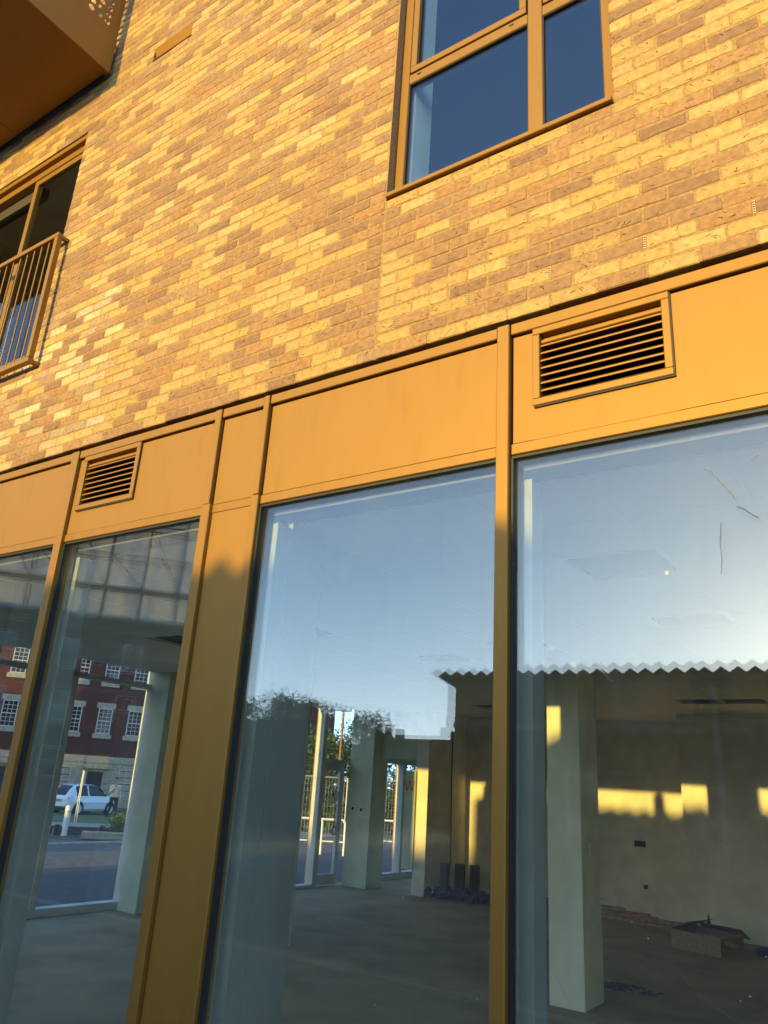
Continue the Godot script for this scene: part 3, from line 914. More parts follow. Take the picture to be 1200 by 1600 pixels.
# ------------------------------------------------------------------ inside the empty shop
func build_interior() -> void:
	var fl := MB.new()
	fl.box(Vector3(-9.95, -0.25, -14.2), Vector3(BX1, 0.0, -0.145))
	structure("floor", fl, M.screed)
	var bw := MB.new()
	bw.box(Vector3(-8.05, 0.0, -12.1), Vector3(-3.36, 3.70, -11.85))
	structure("wall_back", bw, M.wall_paint)
	var bx := MB.new()
	bx.box(Vector3(-3.36, 0.0, -12.1), Vector3(BX1 - 0.2, 3.70, -10.65))
	structure("wall_boxing", bx, M.wall_paint)
	var wr := MB.new()
	wr.box(Vector3(BX1 - 0.2, 0.0, -14.0), Vector3(BX1 - 0.001, 3.70, -0.2))
	structure("wall_right", wr, M.wall_paint)
	var pt := MB.new()
	pt.box(Vector3(-7.75, 0.0, -5.07), Vector3(-6.54, 3.69, -4.95))
	var pw := structure("partition_wall", pt, M.wall_white)
	var pj := MB.new()
	pj.box(Vector3(-9.60, 0.0, -5.35), Vector3(-9.22, 3.69, -4.98))
	structure("partition_wall", pj, M.wall_white)
	var p2 := MB.new()
	p2.box(Vector3(-8.15, 0.0, -11.849), Vector3(-7.88, 3.69, -10.33))
	structure("partition_wall", p2, M.wall_paint)
	var p3 := MB.new()
	p3.box(Vector3(-9.62, 0.0, -10.72), Vector3(-9.07, 3.69, -10.20))
	structure("partition_wall", p3, M.wall_white)
	var lint := MB.new()
	lint.box(Vector3(-9.065, 2.35, -10.60), Vector3(-8.155, 3.69, -10.45))
	structure("wall_lintel", lint, M.wall_white)
	var we := MB.new()
	we.box(Vector3(-9.95, 0.0, -14.2), Vector3(-7.9, 3.70, -14.05))
	we.box(Vector3(-8.04, 0.0, -14.04), Vector3(-7.9, 3.70, -12.11))
	structure("wall_lobby", we, M.wall_white)
	# ceiling: tiles in a grid, a few missing, dark void above
	var ce := Node3D.new()
	ce.name = "ceiling"
	add_child(ce)
	ce.set_meta("kind", "structure")
	var tm := MB.new()
	tm.bev(Vector3(-0.290, 0.0, -0.290), Vector3(0.290, 0.016, 0.290), 0.003)
	var tmesh := tm.mesh()
	var grid := MB.new()
	var missing := {Vector2i(14, 15): 1, Vector2i(11, 14): 1, Vector2i(12, 14): 1, Vector2i(5, 15): 1, Vector2i(6, 17): 1, Vector2i(8, 7): 1, Vector2i(13, 5): 1, Vector2i(7, 4): 1, Vector2i(13, 2): 1, Vector2i(4, 4): 1, Vector2i(14, 16): 1, Vector2i(10, 6): 1, Vector2i(3, 8): 1}
	for i in 22:
		var x := -9.55 + i * 0.6
		grid.box(Vector3(x - 0.012, CEIL - 0.001, -14.0), Vector3(x + 0.012, CEIL + 0.03, -0.32))
	for j in 24:
		var z := -0.33 - j * 0.6
		grid.box(Vector3(-9.7, CEIL - 0.0006, z - 0.012), Vector3(3.0, CEIL + 0.028, z + 0.012))
	part("ceiling_grid", grid, M.grid_paint, ce)
	var far_tiles := MB.new()
	var n := 0
	for j in 23:
		for i in 21:
			if missing.has(Vector2i(i, j)): continue
			var at := Vector3(-9.25 + i * 0.6, CEIL + 0.001, -0.63 - j * 0.6)
			if i >= 1 and i <= 15 and j < 20:
				put("ceiling_tile", tmesh, M.tile_white, ce, at)
				n += 1
			else:
				far_tiles.box(at + Vector3(-0.29, 0, -0.29), at + Vector3(0.29, 0.016, 0.29))
	var fo := part("ceiling_tiles_far", far_tiles, M.tile_white, ce)
	fo.set_meta("kind", "stuff")
	side_glazing()
	# column
	var c := group_node("column", self, Vector3(-3.11, 0, -5.26))
	tag(c, "square white painted column standing in the middle of the empty shop", "column")
	var cs := MB.new()
	cs.bev(Vector3(-0.175, 0, -0.26), Vector3(0.175, 3.69, 0.26), 0.006)
	part("shaft", cs, M.column_paint, c)
	var sw := MB.new()
	sw.bev(Vector3(0.1751, 1.30, -0.02), Vector3(0.186, 1.43, 0.065), 0.003)
	part("switch_plate", sw, M.white_plastic, c)
	# sockets and plates on the walls
	wall_plate(Vector3(-4.42, 1.15, -11.85), Vector2(0.20, 0.10), "grey blank plate on the back wall above the timber", "dark_block")
	wall_plate(Vector3(-4.35, 0.47, -11.85), Vector2(0.11, 0.11), "small socket low on the back wall above the timber", "white_plastic")
	wall_plate(Vector3(-6.90, 0.52, -4.95), Vector2(0.15, 0.09), "double socket low on the white partition by the glass", "white_plastic", true)
	wall_plate(Vector3(-9.48, 1.38, -10.20), Vector2(0.10, 0.10), "black thermostat nearest the glass door on white pier", "gasket")
	wall_plate(Vector3(-9.28, 1.37, -10.20), Vector2(0.10, 0.10), "black thermostat on white pier away from the door", "gasket")
	# paper notices
	var pn := MB.new()
	pn.box(Vector3(-7.02, 1.22, -4.949), Vector3(-6.72, 1.62, -4.946))
	tag(part("paper_notice", pn, M.white_plastic), "faded paper notice taped to the white partition", "notice")
	var vb := group_node("printed_board", self, Vector3(-8.22, 0.42, -10.28))
	tag(vb, "tall white board with red lettering leaning on the partition end", "board")
	var bb := MB.new()
	bb.bev(Vector3(-0.14, 0, -0.02), Vector3(0.10, 1.72, 0.0), 0.003)
	part("panel", bb, M.wall_white, vb)
	put("lettering", text_mesh("W", 0.26, 0.004), M.red_print, vb, Vector3(-0.03, 1.44, 0.003))
	# loose cable hanging from a missing ceiling tile, looped on the wall
	var cb := MB.new()
	var pts := []
	for k in 22:
		var t := k / 21.0
		pts.append(Vector3(-7.15 + 0.06 * sin(t * 5.0), lerpf(3.5, 1.62, t), -11.80 + 0.02 * sin(t * 9.0)))
	cb.path(pts, 0.010, 5)
	var loop := []
	for k in 29:
		var a := TAU * k / 28.0 + 2.2
		loop.append(Vector3(-6.98 + 0.20 * cos(a) * (1.0 - 0.25 * sin(a)), 1.36 + 0.30 * sin(a), -11.80))
	cb.path(loop, 0.010, 5)
	cb.path([Vector3(-7.12, 1.64, -11.8), Vector3(-7.24, 1.2, -11.81), Vector3(-7.22, 0.8, -11.81), Vector3(-7.27, 0.55, -11.8)], 0.008, 5)
	tag(part("hanging_cable", cb, M.cable), "loose black cable looped down the back wall", "cable")
	var cb2 := MB.new()
	cb2.path([Vector3(-7.862, 3.5, -11.2), Vector3(-7.86, 2.0, -11.2), Vector3(-7.858, 0.5, -11.25)], 0.012, 5)
	tag(part("cable_drop", cb2, M.cable), "straight dark cable running down the partition side", "cable")
	# three dark upright blocks on rubble
	for k in 3:
		var bl := group_node("concrete_block", self, Vector3(-7.58 + k * 0.24, 0.14, -10.55 - k * 0.12), 0.4 * k - 0.3)
		tag(bl, ["dark concrete block standing on rubble against the partition", "middle dark block of the three standing on rubble", "dark concrete block beside the white tray on rubble"][k], "block", "blocks on the rubble")
		var s := MB.new()
		s.bev(Vector3(-0.09, 0, -0.05), Vector3(0.09, 0.44, 0.05), 0.008)
		part("body", s, M.dark_block, bl)
		var sl := MB.new()
		sl.box(Vector3(-0.05, 0.05, 0.0501), Vector3(0.05, 0.40, 0.053))
		part("hollow_face", sl, M.stain, bl)
	var ru := MB.new()
	for k in 90:
		var p := Vector3(rng.randf_range(-7.85, -6.75), rng.randf_range(0.0, 0.09), rng.randf_range(-11.0, -10.35))
		ru.bev(-Vector3(1, 0.7, 1) * 0.05, Vector3(1, 0.7, 1) * 0.05 * rng.randf_range(0.5, 1.2), 0.012, Basis.from_euler(Vector3(rng.randf() * 3, rng.randf() * 3, rng.randf() * 3)), p + Vector3(0, 0.03, 0))
	var ro := part("rubble", ru, M.dark_block)
	tag(ro, "low heap of broken rubble on the floor by the partition", "rubble")
	ro.set_meta("kind", "stuff")
	var tr := group_node("plastic_tray", self, Vector3(-7.02, 0.02, -11.2), 0.2)
	tag(tr, "shallow white tray of cable ends by the back wall", "tray")
	var tb := MB.new()
	tb.bev(Vector3(-0.30, 0, -0.18), Vector3(0.30, 0.015, 0.18), 0.004)
	for q: Array in [[-0.30, -0.28, -0.18, 0.18], [0.28, 0.30, -0.18, 0.18], [-0.28, 0.28, -0.18, -0.165], [-0.28, 0.28, 0.165, 0.18]]:
		tb.box(Vector3(q[0], 0.015, q[2]), Vector3(q[1], 0.15, q[3]))
	part("shell", tb, M.white_plastic, tr)
	var ce2 := MB.new()
	ce2.path([Vector3(0, 0.02, 0), Vector3(0.05, 0.4, -0.02), Vector3(0.2, 0.68, -0.1), Vector3(0.16, 0.74, -0.12)], 0.014, 5)
	ce2.path([Vector3(0.1, 0.02, 0.05), Vector3(0.16, 0.3, 0.02), Vector3(0.10, 0.42, 0.0)], 0.014, 5)
	part("cable_end", ce2, M.cable, tr)
	# planks along the back wall
	var planks := [[-6.75, -3.75, 0.0, -11.30, 0.12], [-6.7, -3.55, 0.0, -11.12, 0.10], [-6.4, -4.0, 0.05, -11.25, 0.14], [-6.9, -4.2, 0.05, -11.45, 0.12], [-6.6, -4.6, 0.10, -11.38, 0.10], [-6.95, -5.6, 0.0, -10.98, 0.12], [-4.3, -3.35, 0.0, -10.90, 0.09], [-4.2, -3.5, 0.05, -10.98, 0.09]]
	for k in planks.size():
		var q: Array = planks[k]
		var mb := MB.new()
		mb.bev(Vector3(-(q[1] - q[0]) / 2, 0, -q[4] / 2), Vector3((q[1] - q[0]) / 2, 0.046, q[4] / 2), 0.004)
		var o := part("timber_plank", mb, M.timber)
		o.position = Vector3((q[0] + q[1]) / 2, q[2] + 0.001, q[3])
		o.rotation.y = rng.randf_range(-0.05, 0.03)
		tag(o, "sawn timber plank lying along the foot of the back wall", "plank", "planks along the back wall")
	# torn cardboard box with open flap
	var cx := group_node("cardboard_box", self, Vector3(-2.85, 0, -9.45), -0.30)
	cx.scale = Vector3(0.85, 0.85, 0.85)
	tag(cx, "torn open cardboard box on the shop floor", "box")
	var bs := MB.new()
	for q: Array in [[-0.42, -0.41, -0.35, 0.35, 0.30], [0.41, 0.42, -0.35, 0.35, 0.26], [-0.41, 0.41, 0.34, 0.35, 0.27], [-0.41, 0.41, -0.35, -0.34, 0.30]]:
		bs.box(Vector3(q[0], 0, q[2]), Vector3(q[1], q[4], q[3]))
	bs.box(Vector3(-0.41, 0, -0.34), Vector3(0.41, 0.008, 0.34))
	part("sides", bs, M.cardboard, cx)
	for q: Array in [[Vector3(-0.41, 0.30, 0), Vector3(0.19, 0.005, 0.34), Basis(Vector3.BACK, 0.35)], [Vector3(-0.05, 0.29, -0.33), Vector3(0.36, 0.005, 0.16), Basis(Vector3.RIGHT, -0.5)], [Vector3(0.30, 0.27, 0.2), Vector3(0.14, 0.005, 0.12), Basis(Vector3.BACK, -0.4)]]:
		var fb := MB.new()
		fb.obox((q[0] as Vector3) + (q[2] as Basis) * Vector3(0.17, 0, 0), q[1], q[2])
		part("flap", fb, M.cardboard, cx)
	var sp := MB.new()
	sp.prism([Vector2(-0.045, 0), Vector2(0.045, 0), Vector2(0.0, 0.22)], Vector3(-0.12, 0.30, -0.30), Vector3.RIGHT, Vector3.UP, Vector3(0, 0, 0.01))
	part("torn_strip", sp, M.dark_block, cx)
	# coil and scraps
	var co := MB.new()
	for k in 3:
		var ring := []
		for i in 19:
			var a := TAU * i / 18.0
			ring.append(Vector3(0.17 * cos(a), 0.02 + k * 0.028, 0.17 * sin(a)))
		co.path(ring, 0.014, 5)
	var coil := part("cable_coil", co, M.cable)
	coil.position = Vector3(-2.12, 0, -9.75)
	tag(coil, "small coil of dark cable on the floor past the cardboard box", "cable")
	var sc := MB.new()
	for k in 60:
		var a := rng.randf() * TAU
		var rr := sqrt(rng.randf())
		sc.obox(Vector3(-2.96 + 0.36 * rr * cos(a), 0.006, -6.3 + 0.17 * rr * sin(a)), Vector3(rng.randf_range(0.01, 0.04), 0.004, rng.randf_range(0.008, 0.025)), Basis(Vector3.UP, rng.randf() * 3))
	var so := part("floor_debris", sc, M.stain)
	tag(so, "scatter of dark debris on the floor beside the column", "debris")
	so.set_meta("kind", "stuff")

func text_mesh(t: String, size: float, depth: float) -> TextMesh:
	var m := TextMesh.new()
	m.text = t
	var f := SystemFont.new()
	f.font_names = PackedStringArray(["Droid Sans"])
	m.font = f
	m.font_size = 64
	m.pixel_size = size / 64.0
	m.depth = depth
	return m

func wall_plate(at: Vector3, s: Vector2, label: String, m: String, rockers := false) -> void:
	var w := group_node("wall_plate", self, at)
	tag(w, label, "wall plate")
	var mb := MB.new()
	mb.bev(Vector3(-s.x / 2, -s.y / 2, -0.001), Vector3(s.x / 2, s.y / 2, 0.012), 0.003)
	part("plate", mb, M.white_plastic if m == "gasket" else M[m], w)
	var k := MB.new()
	if rockers:
		for x: float in [-0.035, 0.035]:
			for q: Vector2 in [Vector2(0, 0.012), Vector2(-0.011, -0.01), Vector2(0.011, -0.01)]:
				k.box(Vector3(x + q.x - 0.003, q.y - 0.005, 0.0121), Vector3(x + q.x + 0.003, q.y + 0.005, 0.0135))
	else:
		k.bev(Vector3(-s.x * 0.3, -s.y * 0.3, 0.0121), Vector3(s.x * 0.3, s.y * 0.3, 0.018), 0.002)
	part("centre", k, M.gasket if m == "gasket" or rockers else M.dark_block, w)

func side_glazing() -> void:
	# the glazed side of the shop, x = -9.75
	var b := get_node("apartment_building") as Node3D
	var X0 := -9.84
	var X1 := -9.66
	var F := func(called: String, z0: float, z1: float, y0: float, y1: float, parent: Node3D, m := "frame_white") -> void:
		frame_box(called, Vector3(X0, y0, z0), Vector3(X1, y1, z1), parent, m)
	var zs := [-0.3, -1.10, -2.25, -3.70, -5.12]
	var w := group_node("side_window", b)
	F.call("sill", -5.12, -0.3, 0.0, 0.10, w)
	F.call("head", -5.12, -0.3, 3.02, 3.08, w)
	for z: float in zs: F.call("mullion", z - 0.05, z + 0.05, 0.101, 3.70, w)
	for k in 4:
		glass_x(w, zs[k + 1] + 0.05, zs[k] - 0.05, 0.10, 3.02)
		glass_x(w, zs[k + 1] + 0.05, zs[k] - 0.05, 3.08, 3.69)
		frame_box("outer_trim", Vector3(-9.89, 0.10, zs[k] - 0.018), Vector3(-9.845, 3.6, zs[k] + 0.018), w, "gold_frame")
	# between the partition and the pier: sidelight, fanlight and door
	var w2 := group_node("side_window", b)
	F.call("sill", -9.38, -5.4, 0.0, 0.06, w2)
	F.call("head", -10.2, -5.4, 3.21, 3.30, w2)
	for z: float in [-6.6, -7.9, -9.38]: F.call("mullion", z - 0.05, z + 0.05, 0.061, 3.70, w2)
	F.call("transom", -10.2, -9.43, 2.18, 2.26, w2)
	for q: Array in [[-6.55, -5.4], [-7.85, -6.65], [-9.33, -7.95]]:
		glass_x(w2, q[0], q[1], 0.06, 3.21)
	glass_x(w2, -10.2, -9.43, 2.26, 3.21)
	frame_box("outer_trim", Vector3(-9.89, 0.10, -9.395), Vector3(-9.845, 3.6, -9.365), w2, "gold_frame")
	frame_box("outer_trim", Vector3(-9.89, 2.26, -10.19), Vector3(-9.845, 3.6, -10.155), w2, "gold_frame")
	var d := group_node("glass_door", b)
	frame_box("stile", Vector3(-9.80, 0.02, -9.56), Vector3(-9.74, 2.17, -9.44), d, "frame_white")
	frame_box("stile", Vector3(-9.80, 0.02, -10.18), Vector3(-9.74, 2.17, -10.06), d, "frame_white")
	frame_box("top_rail", Vector3(-9.799, 2.05, -10.06), Vector3(-9.741, 2.17, -9.56), d, "frame_white")
	frame_box("kick_rail", Vector3(-9.799, 0.02, -10.06), Vector3(-9.741, 0.20, -9.56), d, "frame_white")
	glass_x(d, -10.06, -9.56, 0.20, 2.05)
	frame_box("handle", Vector3(-9.72, 0.95, -10.14), Vector3(-9.69, 1.25, -10.11), d, "galvanised")
	var nt := MB.new()
	nt.box(Vector3(-9.758, 1.50, -10.05), Vector3(-9.755, 1.68, -9.93))
	part("door_notice", nt, M.white_plastic, d)
	for q: Array in [["f", 1.30], ["i", 1.12], ["d", 0.98]]:
		var t := put("lettering", text_mesh(q[0], 0.30, 0.003), M.red_print, d, Vector3(-9.752, q[1], -9.99))
		t.rotation.y = PI / 2
	# lobby glazing beyond the pier
	var w3 := group_node("side_window", b)
	F.call("sill", -13.9, -10.75, 0.0, 0.12, w3)
	F.call("head", -13.9, -10.75, 2.30, 2.36, w3)
	F.call("mullion", -12.35, -12.25, 0.121, 2.30, w3)
	F.call("mullion", -11.6, -11.5, 0.121, 2.30, w3)
	for q: Array in [[-13.9, -12.35], [-12.25, -11.6], [-11.5, -10.75]]: glass_x(w3, q[0], q[1], 0.12, 2.30)
	var ov := MB.new()
	ov.box(Vector3(X0, 2.361, -13.9), Vector3(X1, 3.70, -10.73))
	part("overpanel", ov, M.wall_white, w3)
	frame_box("outer_trim", Vector3(-9.89, 0.10, -12.315), Vector3(-9.845, 2.3, -12.285), w3, "gold_frame")
	# gold edge band over the side glazing
	var eb := MB.new()
	eb.bev(Vector3(-9.98, 3.64, -14.2), Vector3(-9.85, 3.97, -0.12), 0.004)
	part("side_spandrel", eb, M.gold, b)

func glass_x(parent: Node3D, z0: float, z1: float, y0: float, y1: float) -> void:
	var g := MB.new()
	g.box(Vector3(-9.772, y0, z0), Vector3(-9.766, y1, z1))
	part("pane", g, M.side_glass, parent)

# ------------------------------------------------------------------ what the shop glass mirrors: the yard and street behind the camera
func tree(called: String, label: String, at: Vector3, h: float, w: float, seed_: int, leaves: int, leaf: float, group := "", tall := 0.72) -> void:
	var t := group_node(called, self, at)
	tag(t, label, "tree", group)
	var r := RandomNumberGenerator.new()
	r.seed = seed_
	var tk := MB.new()
	tk.tube(Vector3.ZERO, Vector3(0.1 * w * r.randfn(), h * 0.45, 0.1 * w * r.randfn()), h * 0.035, h * 0.02, 8)
	var clumps := []
	for k in 26:
		var a := r.randf() * TAU
		var e := r.randf()
		var rad := w * 0.5 * sqrt(r.randf()) * (1.0 - 0.55 * pow(e, 2.0))
		clumps.append(Vector3(cos(a) * rad, h * (1.0 - tall) + h * tall * e * 0.93, sin(a) * rad))
	for k in 9: tk.tube(Vector3(0, h * 0.3, 0), clumps[k], h * 0.014, h * 0.004, 5)
	part("trunk", tk, M.bark, t)
	var cr := MB.new()
	for k in leaves:
		var c: Vector3 = clumps[r.randi() % clumps.size()]
		var o := Vector3(r.randfn(), r.randfn() * 0.8, r.randfn()) * w * 0.085
		var b := Basis.from_euler(Vector3(r.randf() * TAU, r.randf() * TAU, r.randf() * TAU))
		var s := leaf * r.randf_range(0.6, 1.3)
		var v := r.randf_range(0.6, 1.4)
		cr.col = Color(0.058, 0.090, 0.024) * v
		cr.col.a = 1
		var p := c + o
		if p.y < 0.15: p.y = 0.15
		cr.tri(p - b.x * s * 0.4, p + b.y * s * 0.2, p + b.x * s * 0.6)
		cr.tri(p - b.x * s * 0.4, p + b.x * s * 0.6, p - b.y * s * 0.2 + b.z * s * 0.1)
	part("crown", cr, M.leaf, t)

func sash_window(parent: Node3D, at: Vector3, w: float, h: float, bars: Vector2i, m_frame := "sash_paint") -> void:
	# in the plane of its wall, facing +z of the parent
	var g := group_node("window", parent)
	g.position = at
	var f := MB.new()
	var t := 0.07
	f.box(Vector3(-w / 2, 0, -0.06), Vector3(-w / 2 + t, h, 0.02))
	f.box(Vector3(w / 2 - t, 0, -0.06), Vector3(w / 2, h, 0.02))
	f.box(Vector3(-w / 2 + t, 0, -0.06), Vector3(w / 2 - t, t, 0.019))
	f.box(Vector3(-w / 2 + t, h - t, -0.06), Vector3(w / 2 - t, h, 0.019))
	f.box(Vector3(-w / 2 + t, h * 0.5 - 0.035, -0.06), Vector3(w / 2 - t, h * 0.5 + 0.035, 0.018))
	part("frame", f, M[m_frame], g)
	if bars.x > 1:
		var br := MB.new()
		for k in range(1, bars.x):
			var x := lerpf(-w / 2 + t, w / 2 - t, float(k) / bars.x)
			br.box(Vector3(x - 0.018, t, -0.03), Vector3(x + 0.018, h - t, 0.012))
		for k in range(1, bars.y):
			if k * 2 == bars.y: continue
			var y := lerpf(t, h - t, float(k) / bars.y)
			br.box(Vector3(-w / 2 + t, y - 0.018, -0.03), Vector3(w / 2 - t, y + 0.018, 0.0125))
		part("glazing_bars", br, M[m_frame], g)
	var p := MB.new()
	p.box(Vector3(-w / 2 + t, t, -0.05), Vector3(w / 2 - t, h - t, -0.02))
	part("pane", p, M.window_glass_dark, g)

func build_outside_behind() -> void:
	# low building with a corrugated sheet roof
	var b := group_node("yard_building", self, Vector3(-9.05, 0, 12.7), deg_to_rad(-4.0))
	tag(b, "low dark brick building with corrugated sheet roof across the yard", "building")
	# own axes: x along the eave, the wall facing -z at z = 0.35
	var L := 22.0
	var H := 4.30
	var wl := MB.new()
	wl.box(Vector3(0.15, 0, 0.35), Vector3(L, H - 0.12, 9.0))
	part("wall", wl, M.brown_brick, b)
	var bnd := MB.new()
	bnd.box(Vector3(0.15, 3.18, 0.28), Vector3(L, 3.30, 0.349))
	part("sill_band", bnd, M.stone, b)
	for q: Array in [[2.9, 3.40, 0.95, 0.95], [4.6, 3.40, 1.5, 0.95], [6.6, 3.40, 1.0, 0.95], [9.0, 3.40, 1.5, 0.95], [3.6, 1.2, 1.7, 1.2], [7.2, 1.2, 1.7, 1.2]]:
		var h := group_node("window", b, Vector3(q[0], q[1], 0.34), PI)
		var f := MB.new()
		var w: float = q[2]
		var hh: float = q[3]
		f.box(Vector3(-w / 2, -0.02, -0.05), Vector3(-w / 2 + 0.08, hh, 0.03))
		f.box(Vector3(w / 2 - 0.08, -0.02, -0.05), Vector3(w / 2, hh, 0.03))
		f.box(Vector3(-w / 2 + 0.08, -0.02, -0.05), Vector3(w / 2 - 0.08, 0.06, 0.029))
		f.box(Vector3(-w / 2 + 0.08, hh - 0.08, -0.05), Vector3(w / 2 - 0.08, hh, 0.029))
		part("frame", f, M.frame_dull, h)
		var p := MB.new()
		p.box(Vector3(-w / 2 + 0.08, 0.06, -0.04), Vector3(w / 2 - 0.08, hh - 0.08, 0.005))
		part("pane", p, M.window_glass_dark, h)
	var dp := MB.new()
	dp.tube(Vector3(5.75, 0, 0.22), Vector3(5.75, H - 0.15, 0.22), 0.075, 0.075, 10)
	part("downpipe", dp, M.sheet_roof, b)
	# corrugated sheets: real folds, falling away from the eave
	var pitch := 0.30
	var n := int(L / pitch) + 2
	for s in 12:
		var rf := MB.new()
		var x0 := -0.12 + s * (n * pitch / 12.0)
		var half := pitch / 2
		var cnt := int(round(n * pitch / 12.0 / half))
		for k in cnt:
			var xa := x0 + k * half
			var xb := xa + half
			var ia := int(round((xa + 0.12) / half))
			var ya := H + (0.11 if ia % 2 else 0.0)
			var yb := H + (0.0 if ia % 2 else 0.11)
			var fall := 1.3
			var A := Vector3(xa, ya, -0.02)
			var B := Vector3(xb, yb, -0.02)
			var C := Vector3(xb, yb - fall, 9.3)
			var D := Vector3(xa, ya - fall, 9.3)
			var dn := Vector3(0, -0.02, 0)
			rf.quad(B, A, D, C); rf.quad(A + dn, B + dn, C + dn, D + dn)
			rf.quad(A, B, B + dn, A + dn)
		part("roof_sheet", rf, M.sheet_roof, b)
	# lower roofs and chimneys beyond its end
	for q: Array in [[-21.8, 33.0, 6.5, 4.2, "long low brick outhouse beside the corrugated roof building"], [-29.0, 36.0, 6.0, 4.0, "small low brick outhouse among the trees"]]:
		var o := group_node("outhouse", self, Vector3(q[0], 0, q[1]))
		tag(o, q[4], "outhouse")
		var w := MB.new()
		w.box(Vector3(-q[2] / 2, 0, 0), Vector3(q[2] / 2, q[3] - 0.4, 5))
		part("wall", w, M.brown_brick, o)
		var rr := MB.new()
		rr.box(Vector3(-q[2] / 2 - 0.2, q[3] - 0.4, -0.2), Vector3(q[2] / 2 + 0.2, q[3], 5.2))
		var ro := part("roof", rr, M.slate, o)
		for x: float in [1.2, 2.0, -2.3]:
			var c := MB.new()
			c.bev(Vector3(x - 0.2, q[3], 1.0), Vector3(x + 0.2, q[3] + rng.randf_range(0.5, 1.0), 1.4), 0.02)
			part("chimney", c, M.brown_brick, ro)
	# hedge trees, backlit
	var hl := ["dense dark garden tree nearest the scaffolded house", "second dark garden tree from the scaffolded house", "loose topped garden tree between two dense ones", "thin crowned tree at the end of the garden row", "small bushy tree next to the low outhouse", "low bush showing between the outhouse chimneys"]
	var hp := [Vector3(-35.0, 0, 29.5), Vector3(-32.2, 0, 30.0), Vector3(-29.6, 0, 31.0), Vector3(-27.0, 0, 31.0), Vector3(-24.6, 0, 31.0), Vector3(-21.5, 0, 39.5)]
	var hh := [6.6, 6.4, 6.3, 6.0, 5.5, 5.6]
	for k in 6: tree("garden_tree", hl[k], hp[k], hh[k], 4.4, 300 + k, 9000, 0.26, "trees across the yard", 0.95)
	# pitched house further back, behind the corrugated roof
	var bh := group_node("back_house", self, Vector3(-16.0, 0, 40.0))
	tag(bh, "plain brick house standing behind the corrugated roof building", "house")
	var bhw := MB.new()
	bhw.box(Vector3(0, 0, 0), Vector3(22, 5.0, 8))
	part("wall", bhw, M.brown_brick, bh)
	var bhr := MB.new()
	bhr.prism([Vector2(-0.3, 5.0), Vector2(8.3, 5.0), Vector2(4.0, 6.6)], Vector3(-0.3, 0, 0), Vector3(0, 0, 1), Vector3.UP, Vector3(22.6, 0, 0))
	part("roof", bhr, M.slate, bh)
	scaffold_house()
	# dark site hoarding in front of it
	var ho := group_node("site_hoarding", self, Vector3(-26.6, 0, 22.0), atan2(4.5, 24.0))
	tag(ho, "dark timber site hoarding in front of the scaffolded house", "hoarding")
	for k in range(-7, 24):
		frame_box("board", Vector3(-1.22 * (k + 1) + 0.006, 0.0, 0), Vector3(-1.22 * k - 0.006, 4.05 + 0.0 * k, 0.05), ho, "hoarding", 0.006)

